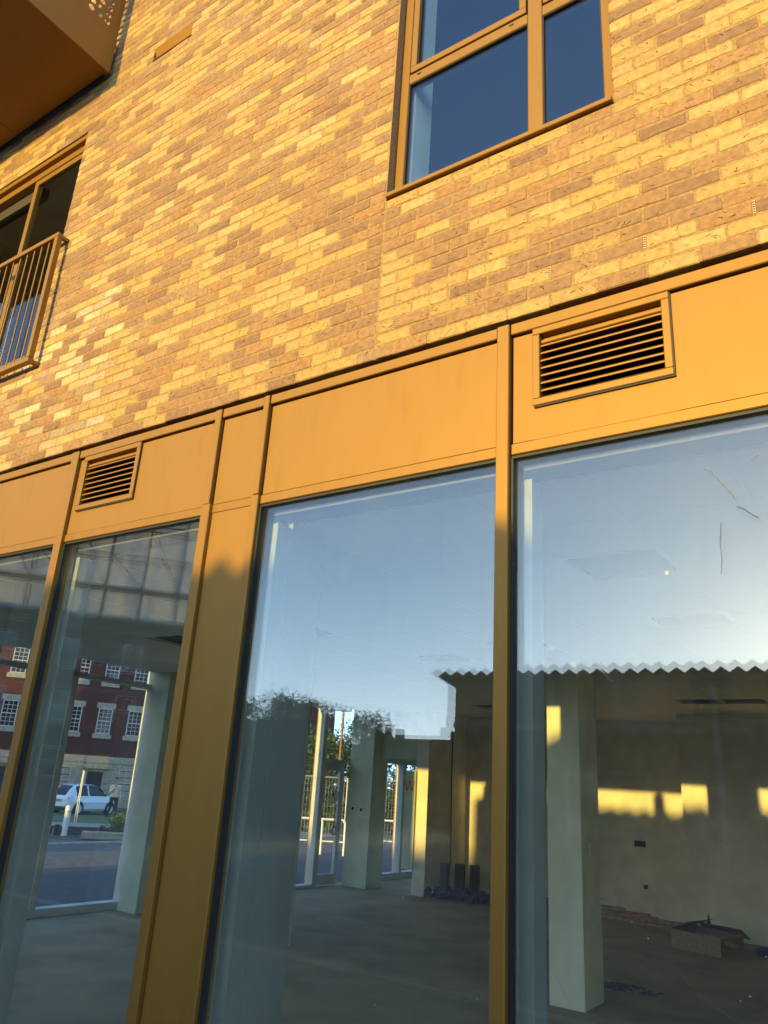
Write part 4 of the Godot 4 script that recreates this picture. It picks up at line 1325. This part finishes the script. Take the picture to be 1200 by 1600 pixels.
func scaffold_house() -> void:
	var at := Vector3(-33.5, 0, 30.0)
	var turn := deg_to_rad(-50.0)     # its front faces the shop
	var h := group_node("scaffolded_house", self, at, turn)
	tag(h, "tall red brick house wrapped in scaffolding and pale sheeting", "house")
	# own axes: front faces -z; x runs left to right seen from behind; the near corner is at the origin, body towards -x
	var W := 26.0
	var wl := MB.new()
	wl.box(Vector3(-W, 0, 0.0), Vector3(0, 9.6, 10))
	part("wall", wl, M.red_brick, h)
	var co := MB.new()
	co.box(Vector3(-W - 0.3, 9.6, -0.45), Vector3(0.3, 10.1, 10.2))
	co.box(Vector3(-W - 0.1, 9.2, -0.2), Vector3(0.1, 9.599, 10.1))
	part("cornice", co, M.stone, h)
	for k in 7:
		for j in 3:
			var wn := group_node("window", h, Vector3(-2.2 - k * 3.4, 1.2 + j * 2.9, -0.005), PI)
			var f := MB.new()
			f.box(Vector3(-0.55, 0, -0.1), Vector3(0.55, 1.6, 0.03))
			part("frame", f, M.white_plastic, wn)
			var p := MB.new()
			p.box(Vector3(-0.46, 0.08, 0.0), Vector3(0.46, 0.76, 0.036))
			p.box(Vector3(-0.46, 0.84, 0.0), Vector3(0.46, 1.52, 0.036))
			part("pane", p, M.window_glass_dark, wn)
	var s := group_node("scaffold", self, at, turn)
	tag(s, "steel tube scaffold with pale sheeted roof around the red brick house", "scaffold")
	var std := MB.new()
	std.tube(Vector3.ZERO, Vector3(0, 18.5, 0), 0.05, 0.045, 6)
	var sm := std.mesh()
	var led := MB.new()
	led.tube(Vector3(-W - 0.5, 0, 0), Vector3(0.6, 0, 0), 0.04, 0.04, 6)
	var lm := led.mesh()
	for row: float in [-0.8, -2.0]:
		for k in 14: put("standard", sm, M.tube_steel, s, Vector3(0.4 - k * 2.0, 0, row))
		for j in 9: put("ledger", lm, M.tube_steel, s, Vector3(0, 1.9 * (j + 1), row))
	for k in 13:
		var br := MB.new()
		br.tube(Vector3(0.4 - k * 2.0, 11.4, -2.0), Vector3(-1.6 - k * 2.0, 13.3 if k % 2 else 15.2, -2.0), 0.035, 0.035, 6)
		br.tube(Vector3(0.4 - k * 2.0, 2.0 + (k % 3) * 1.9, -2.02), Vector3(-1.6 - k * 2.0, 3.9 + (k % 3) * 1.9, -2.02), 0.035, 0.035, 6)
		part("brace", br, M.tube_steel, s)
	for j in 6:
		for k in 13: frame_box("board", Vector3(-1.59 - k * 2.0, 1.96 + j * 1.9, -1.95), Vector3(0.39 - k * 2.0, 2.01 + j * 1.9, -0.85), s, "timber", 0.01)
	# wavy sheeting: a front curtain high up and a roof sheet
	for q: Array in [[9.9, 17.8, -0.62, 0]]:
		var mb := MB.new()
		var nx := 60
		var ny := 6
		for i in nx:
			for j in ny:
				var P := func(a: int, b: int) -> Vector3:
					var x := 0.6 - (W + 1.0) * a / nx
					var t := float(b) / ny
					return Vector3(x, lerpf(q[0], q[1], t) + 0.12 * sin(x * 1.7 + t), float(q[2]) + 0.14 * sin(x * 2.3 + t * 5.0) + 0.08 * sin(x * 5.1) + (t * 3.5 if q[3] == 1 else 0.0))
				mb.quad(P.call(i, j), P.call(i, j + 1), P.call(i + 1, j + 1), P.call(i + 1, j))
		part("sheeting", mb, M.sheeting, s)

# ------------------------------------------------------------------ the street seen through the shop
func build_outside_left() -> void:
	var g := func(x: float, z: float) -> float: return ground_y(x, z)
	# garden wall top and kerb beyond the paving
	var kb := MB.new()
	kb.bev(Vector3(-18.2, -0.6, -24), Vector3(-17.9, 0.03, 4), 0.02)
	structure("kerb", kb, M.stone)
	# street and far pavement
	var dirv := Vector3(-0.83, 0, -0.56)
	var acr := Vector3(0.56, 0, -0.83)
	for q: Array in [["road", 32.0, 43.0, 0.010, "asphalt"], ["pavement", 50.0, 56.0, 0.06, "paving"], ["path", 28.5, 31.6, 0.04, "stone"]]:
		var mb := MB.new()
		for i in 16:
			for j in 3:
				var P := func(a: int, b: int) -> Vector3:
					var p := EYE + dirv * lerpf(q[1], q[2], b / 3.0) + acr * (-32 + 4 * a)
					return Vector3(p.x, g.call(p.x, p.z) + q[3], p.z)
				mb.quad(P.call(i, j + 1), P.call(i, j), P.call(i + 1, j), P.call(i + 1, j + 1))
		structure(q[0], mb, M[q[4]])
	var ray := func(px: float, py: float) -> Vector3:      # direction of a photograph pixel (1200 x 1600)
		var cam := get_node("camera") as Camera3D
		var d := Vector3((px - 600.0) / 1205.0, -(py - 800.0) / 1205.0, -1.0)
		return (cam.transform.basis * d)
	var at := func(px: float, dist: float) -> Vector3:     # a spot on the ground in that pixel column
		var d: Vector3 = ray.call(px, 1200.0)
		d.y = 0
		var p := EYE + d.normalized() * dist
		return Vector3(p.x, g.call(p.x, p.z), p.z)
	var face := func(p: Vector3) -> float: return atan2(EYE.x - p.x, EYE.z - p.z)   # turn that points +z to the camera
	townhouse(at.call(150, 58.0), (face.call(at.call(150, 58.0)) as float) + 0.10)
	var cp: Vector3 = at.call(139, 46.0)
	car(cp, (face.call(cp) as float))
	var pp: Vector3 = at.call(186, 40.0)
	person(pp, (face.call(pp) as float) + 0.35)
	# white bollard and slim post
	var bp: Vector3 = at.call(119, 25.0)
	var bo := group_node("bollard", self, bp)
	tag(bo, "white round topped bollard on the kerb before the parked car", "bollard")
	var bm := MB.new()
	bm.tube(Vector3(0, -0.1, 0), Vector3(0, 0.74, 0), 0.085, 0.085, 14)
	bm.tube(Vector3(0, 0.74, 0), Vector3(0, 0.785, 0), 0.085, 0.05, 14)
	part("shaft", bm, M.white_plastic, bo)
	var bc := MB.new()
	bc.tube(Vector3(0, 0.60, 0), Vector3(0, 0.65, 0), 0.088, 0.088, 14)
	part("band", bc, M.galvanised, bo)
	var sp: Vector3 = at.call(131, 26.0)
	var so := group_node("sign_post", self, sp)
	tag(so, "slim twin tube steel post standing behind the white bollard", "post")
	var s1 := MB.new()
	s1.tube(Vector3(0, -0.1, 0), Vector3(0.02, 1.75, 0), 0.018, 0.018, 8)
	part("tube", s1, M.galvanised, so)
	var s2 := MB.new()
	s2.tube(Vector3(0.11, -0.1, 0), Vector3(0.06, 1.72, 0), 0.016, 0.016, 8)
	part("tube", s2, M.galvanised, so)
	# dark rail fence along the kerb, planter with shrub
	var rf := group_node("rail_fence", self, at.call(70, 25.0), (face.call(at.call(70, 25.0)) as float))
	tag(rf, "low dark timber rail along the edge of the paving", "fence")
	for k in 6:
		frame_box("rail", Vector3(-3.0 + k * 1.2, 0.02, -0.05), Vector3(-1.9 + k * 1.2, 0.24, 0.05), rf, "stain", 0.02)
		frame_box("block", Vector3(-1.85 + k * 1.2, 0.0, -0.06), Vector3(-1.7 + k * 1.2, 0.28, 0.06), rf, "gasket", 0.02)
	var pl := group_node("planter", self, at.call(178, 24.0), (face.call(at.call(178, 24.0)) as float))
	tag(pl, "pale stone planter edge with small shrub by the paving", "planter")
	frame_box("edging", Vector3(-0.55, 0.0, -0.2), Vector3(0.6, 0.2, 0.2), pl, "stone", 0.03)
	var sh := MB.new()
	var r := RandomNumberGenerator.new()
	r.seed = 5
	for k in 420:
		var o := Vector3(r.randfn() * 0.12, absf(r.randfn()) * 0.22, r.randfn() * 0.12) + Vector3(0.35, 0.25, -0.3)
		var b := Basis.from_euler(Vector3(r.randf() * TAU, r.randf() * TAU, 0))
		sh.col = Color(0.09, 0.12, 0.02) * r.randf_range(0.6, 1.4)
		sh.col.a = 1
		sh.tri(o, o + b.x * 0.09 + b.y * 0.02, o + b.x * 0.08 - b.y * 0.03)
	part("shrub", sh, M.leaf, pl)
	# trees, hoop rails and fence seen through the glass door
	tree("street_tree", "sunlit leafy tree behind the glass door and fanlight", at.call(545, 34.0), 4.1, 4.6, 411, 8000, 0.20, "trees beyond the glazed side", 0.85)
	tree("street_tree", "leafy tree beside the sidelight of the glass door", at.call(478, 36.0), 4.1, 4.6, 412, 8000, 0.20, "trees beyond the glazed side", 0.9)
	tree("street_tree", "leafy tree behind the lobby glazing", at.call(625, 36.0), 4.3, 6.0, 413, 6000, 0.22, "trees beyond the glazed side", 0.9)
	for q: Array in [[487, 22.5, "white hoop rail nearest the sidelight outside the glass door"], [522, 22.5, "white hoop rail straight outside the glass door"], [603, 24.0, "white hoop rail outside the lobby glazing"]]:
		var p: Vector3 = at.call(q[0], q[1])
		var hr := group_node("hoop_rail", self, p, (face.call(p) as float))
		tag(hr, q[2], "railing")
		var hb := MB.new()
		var pts := [Vector3(-0.42, -0.1, 0), Vector3(-0.42, 0.82, 0), Vector3(-0.36, 0.90, 0), Vector3(0.36, 0.90, 0), Vector3(0.42, 0.82, 0), Vector3(0.42, -0.1, 0)]
		hb.path(pts, 0.028, 8)
		part("hoop", hb, M.white_plastic, hr)
		var mb := MB.new()
		mb.tube(Vector3(-0.42, 0.35, 0), Vector3(0.42, 0.35, 0), 0.02, 0.02, 8)
		part("mid_bar", mb, M.white_plastic, hr)
	var fp: Vector3 = at.call(540, 27.0)
	var fe := group_node("mesh_fence", self, fp, (face.call(fp) as float))
	tag(fe, "steel site fence panel in front of the trees", "fence")
	for k in 4:
		var fr := MB.new()
		var x := -5.0 + k * 2.6
		fr.path([Vector3(x, 0, 0), Vector3(x, 2.0, 0), Vector3(x + 2.5, 2.0, 0), Vector3(x + 2.5, 0, 0)], 0.022, 6)
		part("frame", fr, M.galvanised, fe)
		var wires := MB.new()
		for i in 24: wires.tube(Vector3(x + 0.1 * (i + 1), 0.05, 0), Vector3(x + 0.1 * (i + 1), 2.0, 0), 0.003, 0.003, 4, false)
		for i in 8: wires.tube(Vector3(x, 0.22 * (i + 1), 0), Vector3(x + 2.5, 0.22 * (i + 1), 0), 0.003, 0.003, 4, false)
		part("wire_mesh", wires, M.galvanised, fe)
	var rs := MB.new()
	rs.bev(Vector3(3.1, 1.55, 0.03), Vector3(3.6, 1.82, 0.05), 0.005)
	part("warning_plate", rs, M.red_print, fe)
	var gs := MB.new()
	sheet(gs, Vector2(-40, -48), Vector2(-20, -16), 2.0, 0.02)
	var go := part("grass", gs, M.grass)
	go.set_meta("kind", "structure")

func townhouse(at: Vector3, turn: float) -> void:
	var h := group_node("townhouse", self, at, turn)
	tag(h, "red brick terrace with stone ground floor behind the parked car", "house")
	# front faces +z
	var W := 34.0
	var st := MB.new()
	for k in 9:      # stone courses with open rustication joints
		st.bev(Vector3(-W / 2, -0.6 + k * 0.42, -8.0), Vector3(W / 2, -0.2 + k * 0.42, 0.0 if k < 8 else 0.08), 0.015)
	part("stone_base", st, M.stone, h)
	var j := MB.new()
	j.box(Vector3(-W / 2 + 0.02, -0.6, -7.9), Vector3(W / 2 - 0.02, 3.2, -0.03))
	part("base_core", j, M.stone, h)
	var wl := MB.new()
	wl.box(Vector3(-W / 2 + 0.05, 3.2, -7.95), Vector3(W / 2 - 0.05, 11.5, -0.05))
	part("wall", wl, M.red_brick, h)
	var co := MB.new()
	co.bev(Vector3(-W / 2 - 0.2, 11.5, -8.2), Vector3(W / 2 + 0.2, 12.0, 0.35), 0.05)
	part("cornice", co, M.stone, h)
	for k in 15:
		var x := -14.0 + k * 2.0
		for y: float in [4.65, 8.1]:
			sash_window(h, Vector3(x, y, -0.03), 0.95, 1.7, Vector2i(3, 6))
			var ls := MB.new()
			ls.bev(Vector3(x - 0.62, y + 1.7, -0.06), Vector3(x + 0.62, y + 2.05, 0.0), 0.02)
			part("lintel", ls, M.stone, h)
			var ss := MB.new()
			ss.bev(Vector3(x - 0.62, y - 0.32, -0.06), Vector3(x + 0.62, y - 0.01, 0.06), 0.02)
			part("sill", ss, M.stone, h)
		if k % 3 == 1:
			var d := group_node("door", h, Vector3(x, 0.0, 0.012))
			var dd := MB.new()
			dd.bev(Vector3(-0.5, -0.4, -0.05), Vector3(0.5, 2.2, 0.02), 0.02)
			part("leaf", dd, M.gasket, d)
			var df := MB.new()
			df.box(Vector3(-0.65, -0.4, -0.05), Vector3(-0.5, 2.4, 0.06))
			df.box(Vector3(0.5, -0.4, -0.05), Vector3(0.65, 2.4, 0.06))
			df.box(Vector3(-0.8, 2.4, -0.05), Vector3(0.8, 2.6, 0.3))
			part("surround", df, M.stone, d)
		else:
			sash_window(h, Vector3(x, 0.7, 0.012), 0.95, 1.75, Vector2i(2, 2))

func car(at: Vector3, turn: float) -> void:
	# small rounded hatchback; own axes: x forward, y up, z to its right
	var c := group_node("parked_car", self, at + Vector3(0, 0.01, 0), turn)
	tag(c, "small rounded pale hatchback parked in front of the stone terrace", "car")
	c.rotation.y = turn + deg_to_rad(47.0)
	# stations: x, half width, sill, belt, roof (= belt where there is no cabin), roof half width
	var S := [[-1.78, 0.55, 0.38, 0.74, 0.76, 0.50], [-1.72, 0.70, 0.26, 0.86, 0.92, 0.58], [-1.55, 0.78, 0.20, 0.90, 1.16, 0.58], [-1.30, 0.81, 0.18, 0.91, 1.38, 0.57], [-1.0, 0.815, 0.18, 0.92, 1.465, 0.57], [-0.5, 0.815, 0.18, 0.92, 1.49, 0.58], [0.0, 0.815, 0.18, 0.92, 1.48, 0.58], [0.35, 0.815, 0.18, 0.92, 1.41, 0.57], [0.7, 0.81, 0.18, 0.92, 1.20, 0.58], [1.0, 0.80, 0.18, 0.91, 0.98, 0.60], [1.35, 0.78, 0.20, 0.84, 0.88, 0.55], [1.62, 0.72, 0.24, 0.74, 0.77, 0.50], [1.76, 0.58, 0.34, 0.62, 0.64, 0.42]]
	var ring := func(s: Array) -> Array:
		var w: float = s[1]
		var mid: float = lerpf(s[3], s[4], 0.5)
		return [Vector2(0.0, s[2]), Vector2(w * 0.85, s[2]), Vector2(w * 0.98, s[2] + 0.12), Vector2(w, lerpf(s[2], s[3], 0.6)), Vector2(w * 0.955, s[3]), Vector2(lerpf(w * 0.955, s[5], 0.5), mid), Vector2(s[5], lerpf(s[3], s[4], 0.9)), Vector2(s[5] * 0.7, s[4] - 0.005), Vector2(0.0, s[4])]
	var P := func(i: int, k: int, side: float, out := 0.0) -> Vector3:
		var q: Array = ring.call(S[i])
		var p: Vector2 = q[k]
		return Vector3(S[i][0], p.y + (out if k >= 6 else 0.0), side * (p.x + (out if p.x > 0 else 0.0)))
	var patch := func(mb: MB, i0: int, i1: int, k0: int, k1: int, out: float) -> void:
		for side: float in [-1.0, 1.0]:
			for i in range(i0, i1):
				for k in range(k0, k1):
					var a: Vector3 = P.call(i, k, side, out)
					var b: Vector3 = P.call(i + 1, k, side, out)
					var d: Vector3 = P.call(i + 1, k + 1, side, out)
					var e: Vector3 = P.call(i, k + 1, side, out)
					if side > 0: mb.quad(a, b, d, e)
					else: mb.quad(b, a, e, d)
	var body := MB.new()
	patch.call(body, 0, S.size() - 1, 0, 8, 0.0)
	for side: float in [-1.0, 1.0]:
		for e: Array in [[0, true], [S.size() - 1, false]]:
			var cc := Vector3(S[e[0]][0], 0.5, 0)
			for k in 8:
				var a: Vector3 = P.call(e[0], k, side)
				var b: Vector3 = P.call(e[0], k + 1, side)
				if (side > 0) != bool(e[1]): body.tri(cc, b, a)
				else: body.tri(cc, a, b)
	var bst := SurfaceTool.new()
	bst.create_from(body.mesh(), 0)
	part("body", body, M.car_paint, c)
	var gl := MB.new()
	patch.call(gl, 3, 5, 4, 6, 0.006)
	part("rear_side_window", gl, M.car_glass, c)
	var g2 := MB.new()
	patch.call(g2, 5, 8, 4, 6, 0.006)
	part("door_window", g2, M.car_glass, c)
	var pl := MB.new()
	for i in [5]:
		for side: float in [-1.0, 1.0]:
			pl.obox(Vector3(-0.5, 1.16, side * 0.70), Vector3(0.04, 0.27, 0.012), Basis(Vector3.RIGHT, side * -0.42))
	part("pillar", pl, M.car_paint, c)
	# rear screen and windscreen
	for q: Array in [["rear_screen", 1, 3, 0.010], ["windscreen", 7, 9, 0.010]]:
		var ws := MB.new()
		for i in range(q[1], q[2]):
			for sd: float in [-1.0, 1.0]:
				var a := P.call(i, 7, sd, 0.0) as Vector3
				var b := P.call(i + 1, 7, sd, 0.0) as Vector3
				var n := Vector3(-0.6 if q[1] == 1 else 0.6, 0.8, 0) * float(q[3])
				var m0 := Vector3(S[i][0], S[i][4], 0)
				var m1 := Vector3(S[i + 1][0], S[i + 1][4], 0)
				if sd > 0: ws.quad(a + n, b + n, m1 + n, m0 + n)
				else: ws.quad(b + n, a + n, m0 + n, m1 + n)
		part(q[0], ws, M.car_glass, c)
	for q: Array in [[-1.10, -0.72], [-1.10, 0.72], [1.18, -0.72], [1.18, 0.72]]:
		var w := group_node("wheel", c, Vector3(q[0], 0.29, q[1]))
		var sg := signf(q[1])
		var ty := MB.new()
		ty.tube(Vector3(0, 0, -0.10 * sg), Vector3(0, 0, 0.105 * sg), 0.29, 0.29, 24)
		part("tyre", ty, M.rubber, w)
		var rm := MB.new()
		rm.tube(Vector3(0, 0, 0.08 * sg), Vector3(0, 0, 0.112 * sg), 0.20, 0.20, 20)
		part("rim", rm, M.alloy, w)
		var ar := MB.new()
		ar.tube(Vector3(0, 0.02, 0.06 * sg), Vector3(0, 0.02, 0.099 * sg), 0.345, 0.345, 24)
		part("wheel_arch", ar, M.gasket, c).position = Vector3(q[0], 0.30, q[1] - 0.002 * sg)
	for sd: float in [-1.0, 1.0]:
		var tl := MB.new()
		tl.bev(Vector3(-1.745, 0.66, sd * 0.60 - 0.055), Vector3(-1.62, 0.86, sd * 0.60 + 0.055), 0.02)
		part("tail_light", tl, M.lamp_red, c)
		var hd := MB.new()
		hd.bev(Vector3(1.52, 0.60, sd * 0.52 - 0.09), Vector3(1.70, 0.76, sd * 0.52 + 0.09), 0.03)
		part("headlight", hd, M.alloy, c)
		var mi := MB.new()
		mi.bev(Vector3(0.52, 0.92, sd * 0.90 - 0.09), Vector3(0.62, 1.04, sd * 0.90 + 0.09), 0.03)
		part("mirror", mi, M.gasket, c)
	var bu := MB.new()
	bu.bev(Vector3(-1.81, 0.26, -0.62), Vector3(-1.66, 0.40, 0.62), 0.03)
	part("rear_bumper", bu, M.gasket, c)
	var np := MB.new()
	np.box(Vector3(-1.80, 0.62, -0.26), Vector3(-1.74, 0.73, 0.26))
	part("number_plate", np, M.stone, c)

# ------------------------------------------------------------------ a walking person
func capsule(p: Vector3, a: Vector3, b: Vector3, ra: float, rb: float) -> float:
	var ab := b - a
	var t := clampf((p - a).dot(ab) / maxf(ab.length_squared(), 1e-9), 0, 1)
	return (p - a - ab * t).length() - lerpf(ra, rb, t)

func nets(mb: MB, bones: Array, lo: Vector3, hi: Vector3, cell: float, k: float, paint: Callable) -> void:
	var n := Vector3i(((hi - lo) / cell).ceil()) + Vector3i.ONE
	var f := PackedFloat32Array()
	f.resize(n.x * n.y * n.z)
	for z in n.z:
		for y in n.y:
			for x in n.x:
				var p := lo + Vector3(x, y, z) * cell
				var d := 1e3
				for b: Array in bones:
					var e := capsule(p, b[0], b[1], b[2], b[3])
					var h := clampf(0.5 + 0.5 * (d - e) / k, 0, 1)
					d = lerpf(d, e, h) - k * h * (1 - h)
				f[(z * n.y + y) * n.x + x] = d
	var vid := {}
	var vs := []
	for z in n.z - 1:
		for y in n.y - 1:
			for x in n.x - 1:
				var s := Vector3.ZERO
				var cnt := 0
				for e: Array in EDGES:
					var a: Vector3i = e[0]
					var b: Vector3i = e[1]
					var fa := f[((z + a.z) * n.y + y + a.y) * n.x + x + a.x]
					var fb := f[((z + b.z) * n.y + y + b.y) * n.x + x + b.x]
					if (fa < 0) != (fb < 0):
						s += Vector3(a).lerp(Vector3(b), fa / (fa - fb))
						cnt += 1
				if cnt:
					vid[Vector3i(x, y, z)] = vs.size()
					vs.append(lo + (Vector3(x, y, z) + s / cnt) * cell)
	for key: Vector3i in vid:
		for ax in 3:
			var u := Vector3i.ZERO
			var w := Vector3i.ZERO
			var t := Vector3i.ZERO
			t[ax] = 1; u[(ax + 1) % 3] = 1; w[(ax + 2) % 3] = 1
			var q := key + t
			if q.x >= n.x or q.y >= n.y or q.z >= n.z: continue
			var f0 := f[(key.z * n.y + key.y) * n.x + key.x]
			var f1 := f[(q.z * n.y + q.y) * n.x + q.x]
			if (f0 < 0) == (f1 < 0): continue
			if not (vid.has(key - u) and vid.has(key - w) and vid.has(key - u - w)): continue
			var A: Vector3 = vs[vid[key]]
			var B: Vector3 = vs[vid[key - u]]
			var C: Vector3 = vs[vid[key - u - w]]
			var D: Vector3 = vs[vid[key - w]]
			mb.col = paint.call((A + C) / 2)
			if f0 < 0: mb.quad(A, B, C, D)
			else: mb.quad(D, C, B, A)

const EDGES := [[Vector3i(0, 0, 0), Vector3i(1, 0, 0)], [Vector3i(0, 1, 0), Vector3i(1, 1, 0)], [Vector3i(0, 0, 1), Vector3i(1, 0, 1)], [Vector3i(0, 1, 1), Vector3i(1, 1, 1)], [Vector3i(0, 0, 0), Vector3i(0, 1, 0)], [Vector3i(1, 0, 0), Vector3i(1, 1, 0)], [Vector3i(0, 0, 1), Vector3i(0, 1, 1)], [Vector3i(1, 0, 1), Vector3i(1, 1, 1)], [Vector3i(0, 0, 0), Vector3i(0, 0, 1)], [Vector3i(1, 0, 0), Vector3i(1, 0, 1)], [Vector3i(0, 1, 0), Vector3i(0, 1, 1)], [Vector3i(1, 1, 0), Vector3i(1, 1, 1)]]

func hand_bones(wrist: Vector3, fw: Vector3, side: Vector3, curl: Vector3) -> Array:
	var out := [[wrist, wrist + fw * 0.085, 0.028, 0.034]]
	for k in 4:
		var s := side * (-0.028 + 0.019 * k)
		var len := [0.072, 0.08, 0.074, 0.058][k] as float
		var a := wrist + fw * 0.085 + s
		var m := a + (fw * 0.75 + curl * 0.35) * len * 0.55
		out.append([a, m, 0.0095, 0.009])
		out.append([m, m + (fw * 0.45 + curl * 0.8) * len * 0.5, 0.009, 0.0075])
	var t := wrist + fw * 0.03 - side * 0.03
	out.append([t, t - side * 0.028 + fw * 0.03, 0.012, 0.0105])
	out.append([t - side * 0.028 + fw * 0.03, t - side * 0.03 + fw * 0.062 + curl * 0.01, 0.0105, 0.0085])
	return out

func person(at: Vector3, turn: float) -> void:
	# faces +z, mid stride, right hand raised to the chin
	var o := group_node("person", self, at, turn)
	tag(o, "person in checked cream shirt and dark trousers walking by the parked car", "person")
	var skin := Color(0.45, 0.24, 0.16)
	var mb := MB.new()
	var hipL := Vector3(0.095, 0.93, 0)
	var hipR := Vector3(-0.095, 0.93, 0)
	var kneeL := Vector3(0.10, 0.52, 0.16)
	var footL := Vector3(0.10, 0.09, 0.24)
	var kneeR := Vector3(-0.10, 0.50, -0.05)
	var footR := Vector3(-0.10, 0.13, -0.32)
	var shL := Vector3(0.20, 1.43, 0)
	var shR := Vector3(-0.20, 1.43, 0)
	var elL := Vector3(0.27, 1.14, -0.06)
	var wrL := Vector3(0.27, 0.90, 0.06)
	var elR := Vector3(-0.27, 1.18, 0.08)
	var wrR := Vector3(-0.11, 1.38, 0.20)
	var bones := [[Vector3(0, 1.0, 0), Vector3(0, 1.22, 0.0), 0.15, 0.15], [Vector3(-0.06, 1.02, 0), Vector3(0.06, 1.02, 0), 0.145, 0.145], [Vector3(-0.09, 1.34, 0), Vector3(0.09, 1.34, 0), 0.125, 0.125], [shL, shR, 0.07, 0.07], [Vector3(0, 1.42, 0), Vector3(0, 1.56, 0.02), 0.062, 0.055], [hipL, kneeL, 0.098, 0.066], [kneeL, footL, 0.064, 0.046], [hipR, kneeR, 0.098, 0.066], [kneeR, footR, 0.064, 0.046], [footL + Vector3(0, -0.04, -0.03), footL + Vector3(0, -0.045, 0.17), 0.045, 0.038], [footR + Vector3(0, -0.01, -0.02), footR + Vector3(0, -0.09, 0.14), 0.045, 0.038], [shL, elL, 0.062, 0.048], [elL, wrL, 0.046, 0.034], [shR, elR, 0.062, 0.048], [elR, wrR, 0.046, 0.034], [Vector3(0, 1.56, 0.02), Vector3(0, 1.60, 0.03), 0.055, 0.06]]
	nets(mb, bones, Vector3(-0.42, 0.0, -0.46), Vector3(0.42, 1.66, 0.5), 0.022, 0.035, func(p: Vector3) -> Color:
		if p.y < 0.09: return Color(0.03, 0.025, 0.02)
		if p.y < 0.96 and absf(p.x) < 0.23: return Color(0.018, 0.024, 0.035)
		if p.y > 1.50 and absf(p.x) < 0.1: return skin
		return Color(0.62, 0.40, 0.22) if (int(floor(p.y * 14.0)) + int(floor(p.x * 14.0 + 50))) % 2 == 0 else Color(0.72, 0.58, 0.42))
	# head with brow, nose, chin, ears
	var hc := Vector3(0, 1.70, 0.04)
	var head := [[hc + Vector3(0, 0.03, -0.02), hc + Vector3(0, 0.02, 0.015), 0.092, 0.085], [hc + Vector3(0, -0.02, 0.01), hc + Vector3(0, -0.085, 0.035), 0.07, 0.048], [hc + Vector3(0, 0.01, 0.095), hc + Vector3(0, -0.025, 0.112), 0.010, 0.015], [hc + Vector3(-0.04, 0.025, 0.085), hc + Vector3(0.04, 0.025, 0.085), 0.012, 0.012], [hc + Vector3(-0.02, -0.06, 0.078), hc + Vector3(0.02, -0.06, 0.078), 0.010, 0.010], [hc + Vector3(0.088, 0.01, -0.01), hc + Vector3(0.086, -0.03, 0.0), 0.014, 0.011], [hc + Vector3(-0.088, 0.01, -0.01), hc + Vector3(-0.086, -0.03, 0.0), 0.014, 0.011]]
	nets(mb, head, hc - Vector3(0.12, 0.15, 0.13), hc + Vector3(0.12, 0.14, 0.15), 0.010, 0.02, func(p: Vector3) -> Color:
		if p.z > hc.z + 0.075 and absf(p.y - hc.y - 0.005) < 0.010 and absf(absf(p.x) - 0.033) < 0.014: return Color(0.03, 0.02, 0.02)
		if p.z > hc.z + 0.07 and absf(p.y - hc.y + 0.06) < 0.007 and absf(p.x) < 0.026: return Color(0.25, 0.08, 0.07)
		return skin)
	nets(mb, hand_bones(wrL, Vector3(0.0, -0.95, 0.3).normalized(), Vector3(0, 0, -1), Vector3(-0.9, -0.2, 0.1)), wrL - Vector3(0.11, 0.24, 0.10), wrL + Vector3(0.10, 0.06, 0.16), 0.007, 0.008, func(_p: Vector3) -> Color: return skin)
	nets(mb, hand_bones(wrR, Vector3(0.5, 0.8, -0.1).normalized(), Vector3(0.8, -0.5, 0), Vector3(0.2, 0.2, -0.9)), wrR - Vector3(0.09, 0.06, 0.12), wrR + Vector3(0.17, 0.22, 0.09), 0.007, 0.008, func(_p: Vector3) -> Color: return skin)
	part("body", mb, M.body, o)
	var hair := MB.new()
	nets(hair, [[hc + Vector3(0, 0.045, -0.03), hc + Vector3(0, 0.055, 0.015), 0.094, 0.080], [hc + Vector3(0, -0.02, -0.05), hc + Vector3(0, 0.03, -0.05), 0.07, 0.08]], hc - Vector3(0.13, 0.12, 0.16), hc + Vector3(0.13, 0.16, 0.12), 0.011, 0.02, func(_p: Vector3) -> Color: return Color(0.035, 0.022, 0.015))
	part("hair", hair, M.body, o)
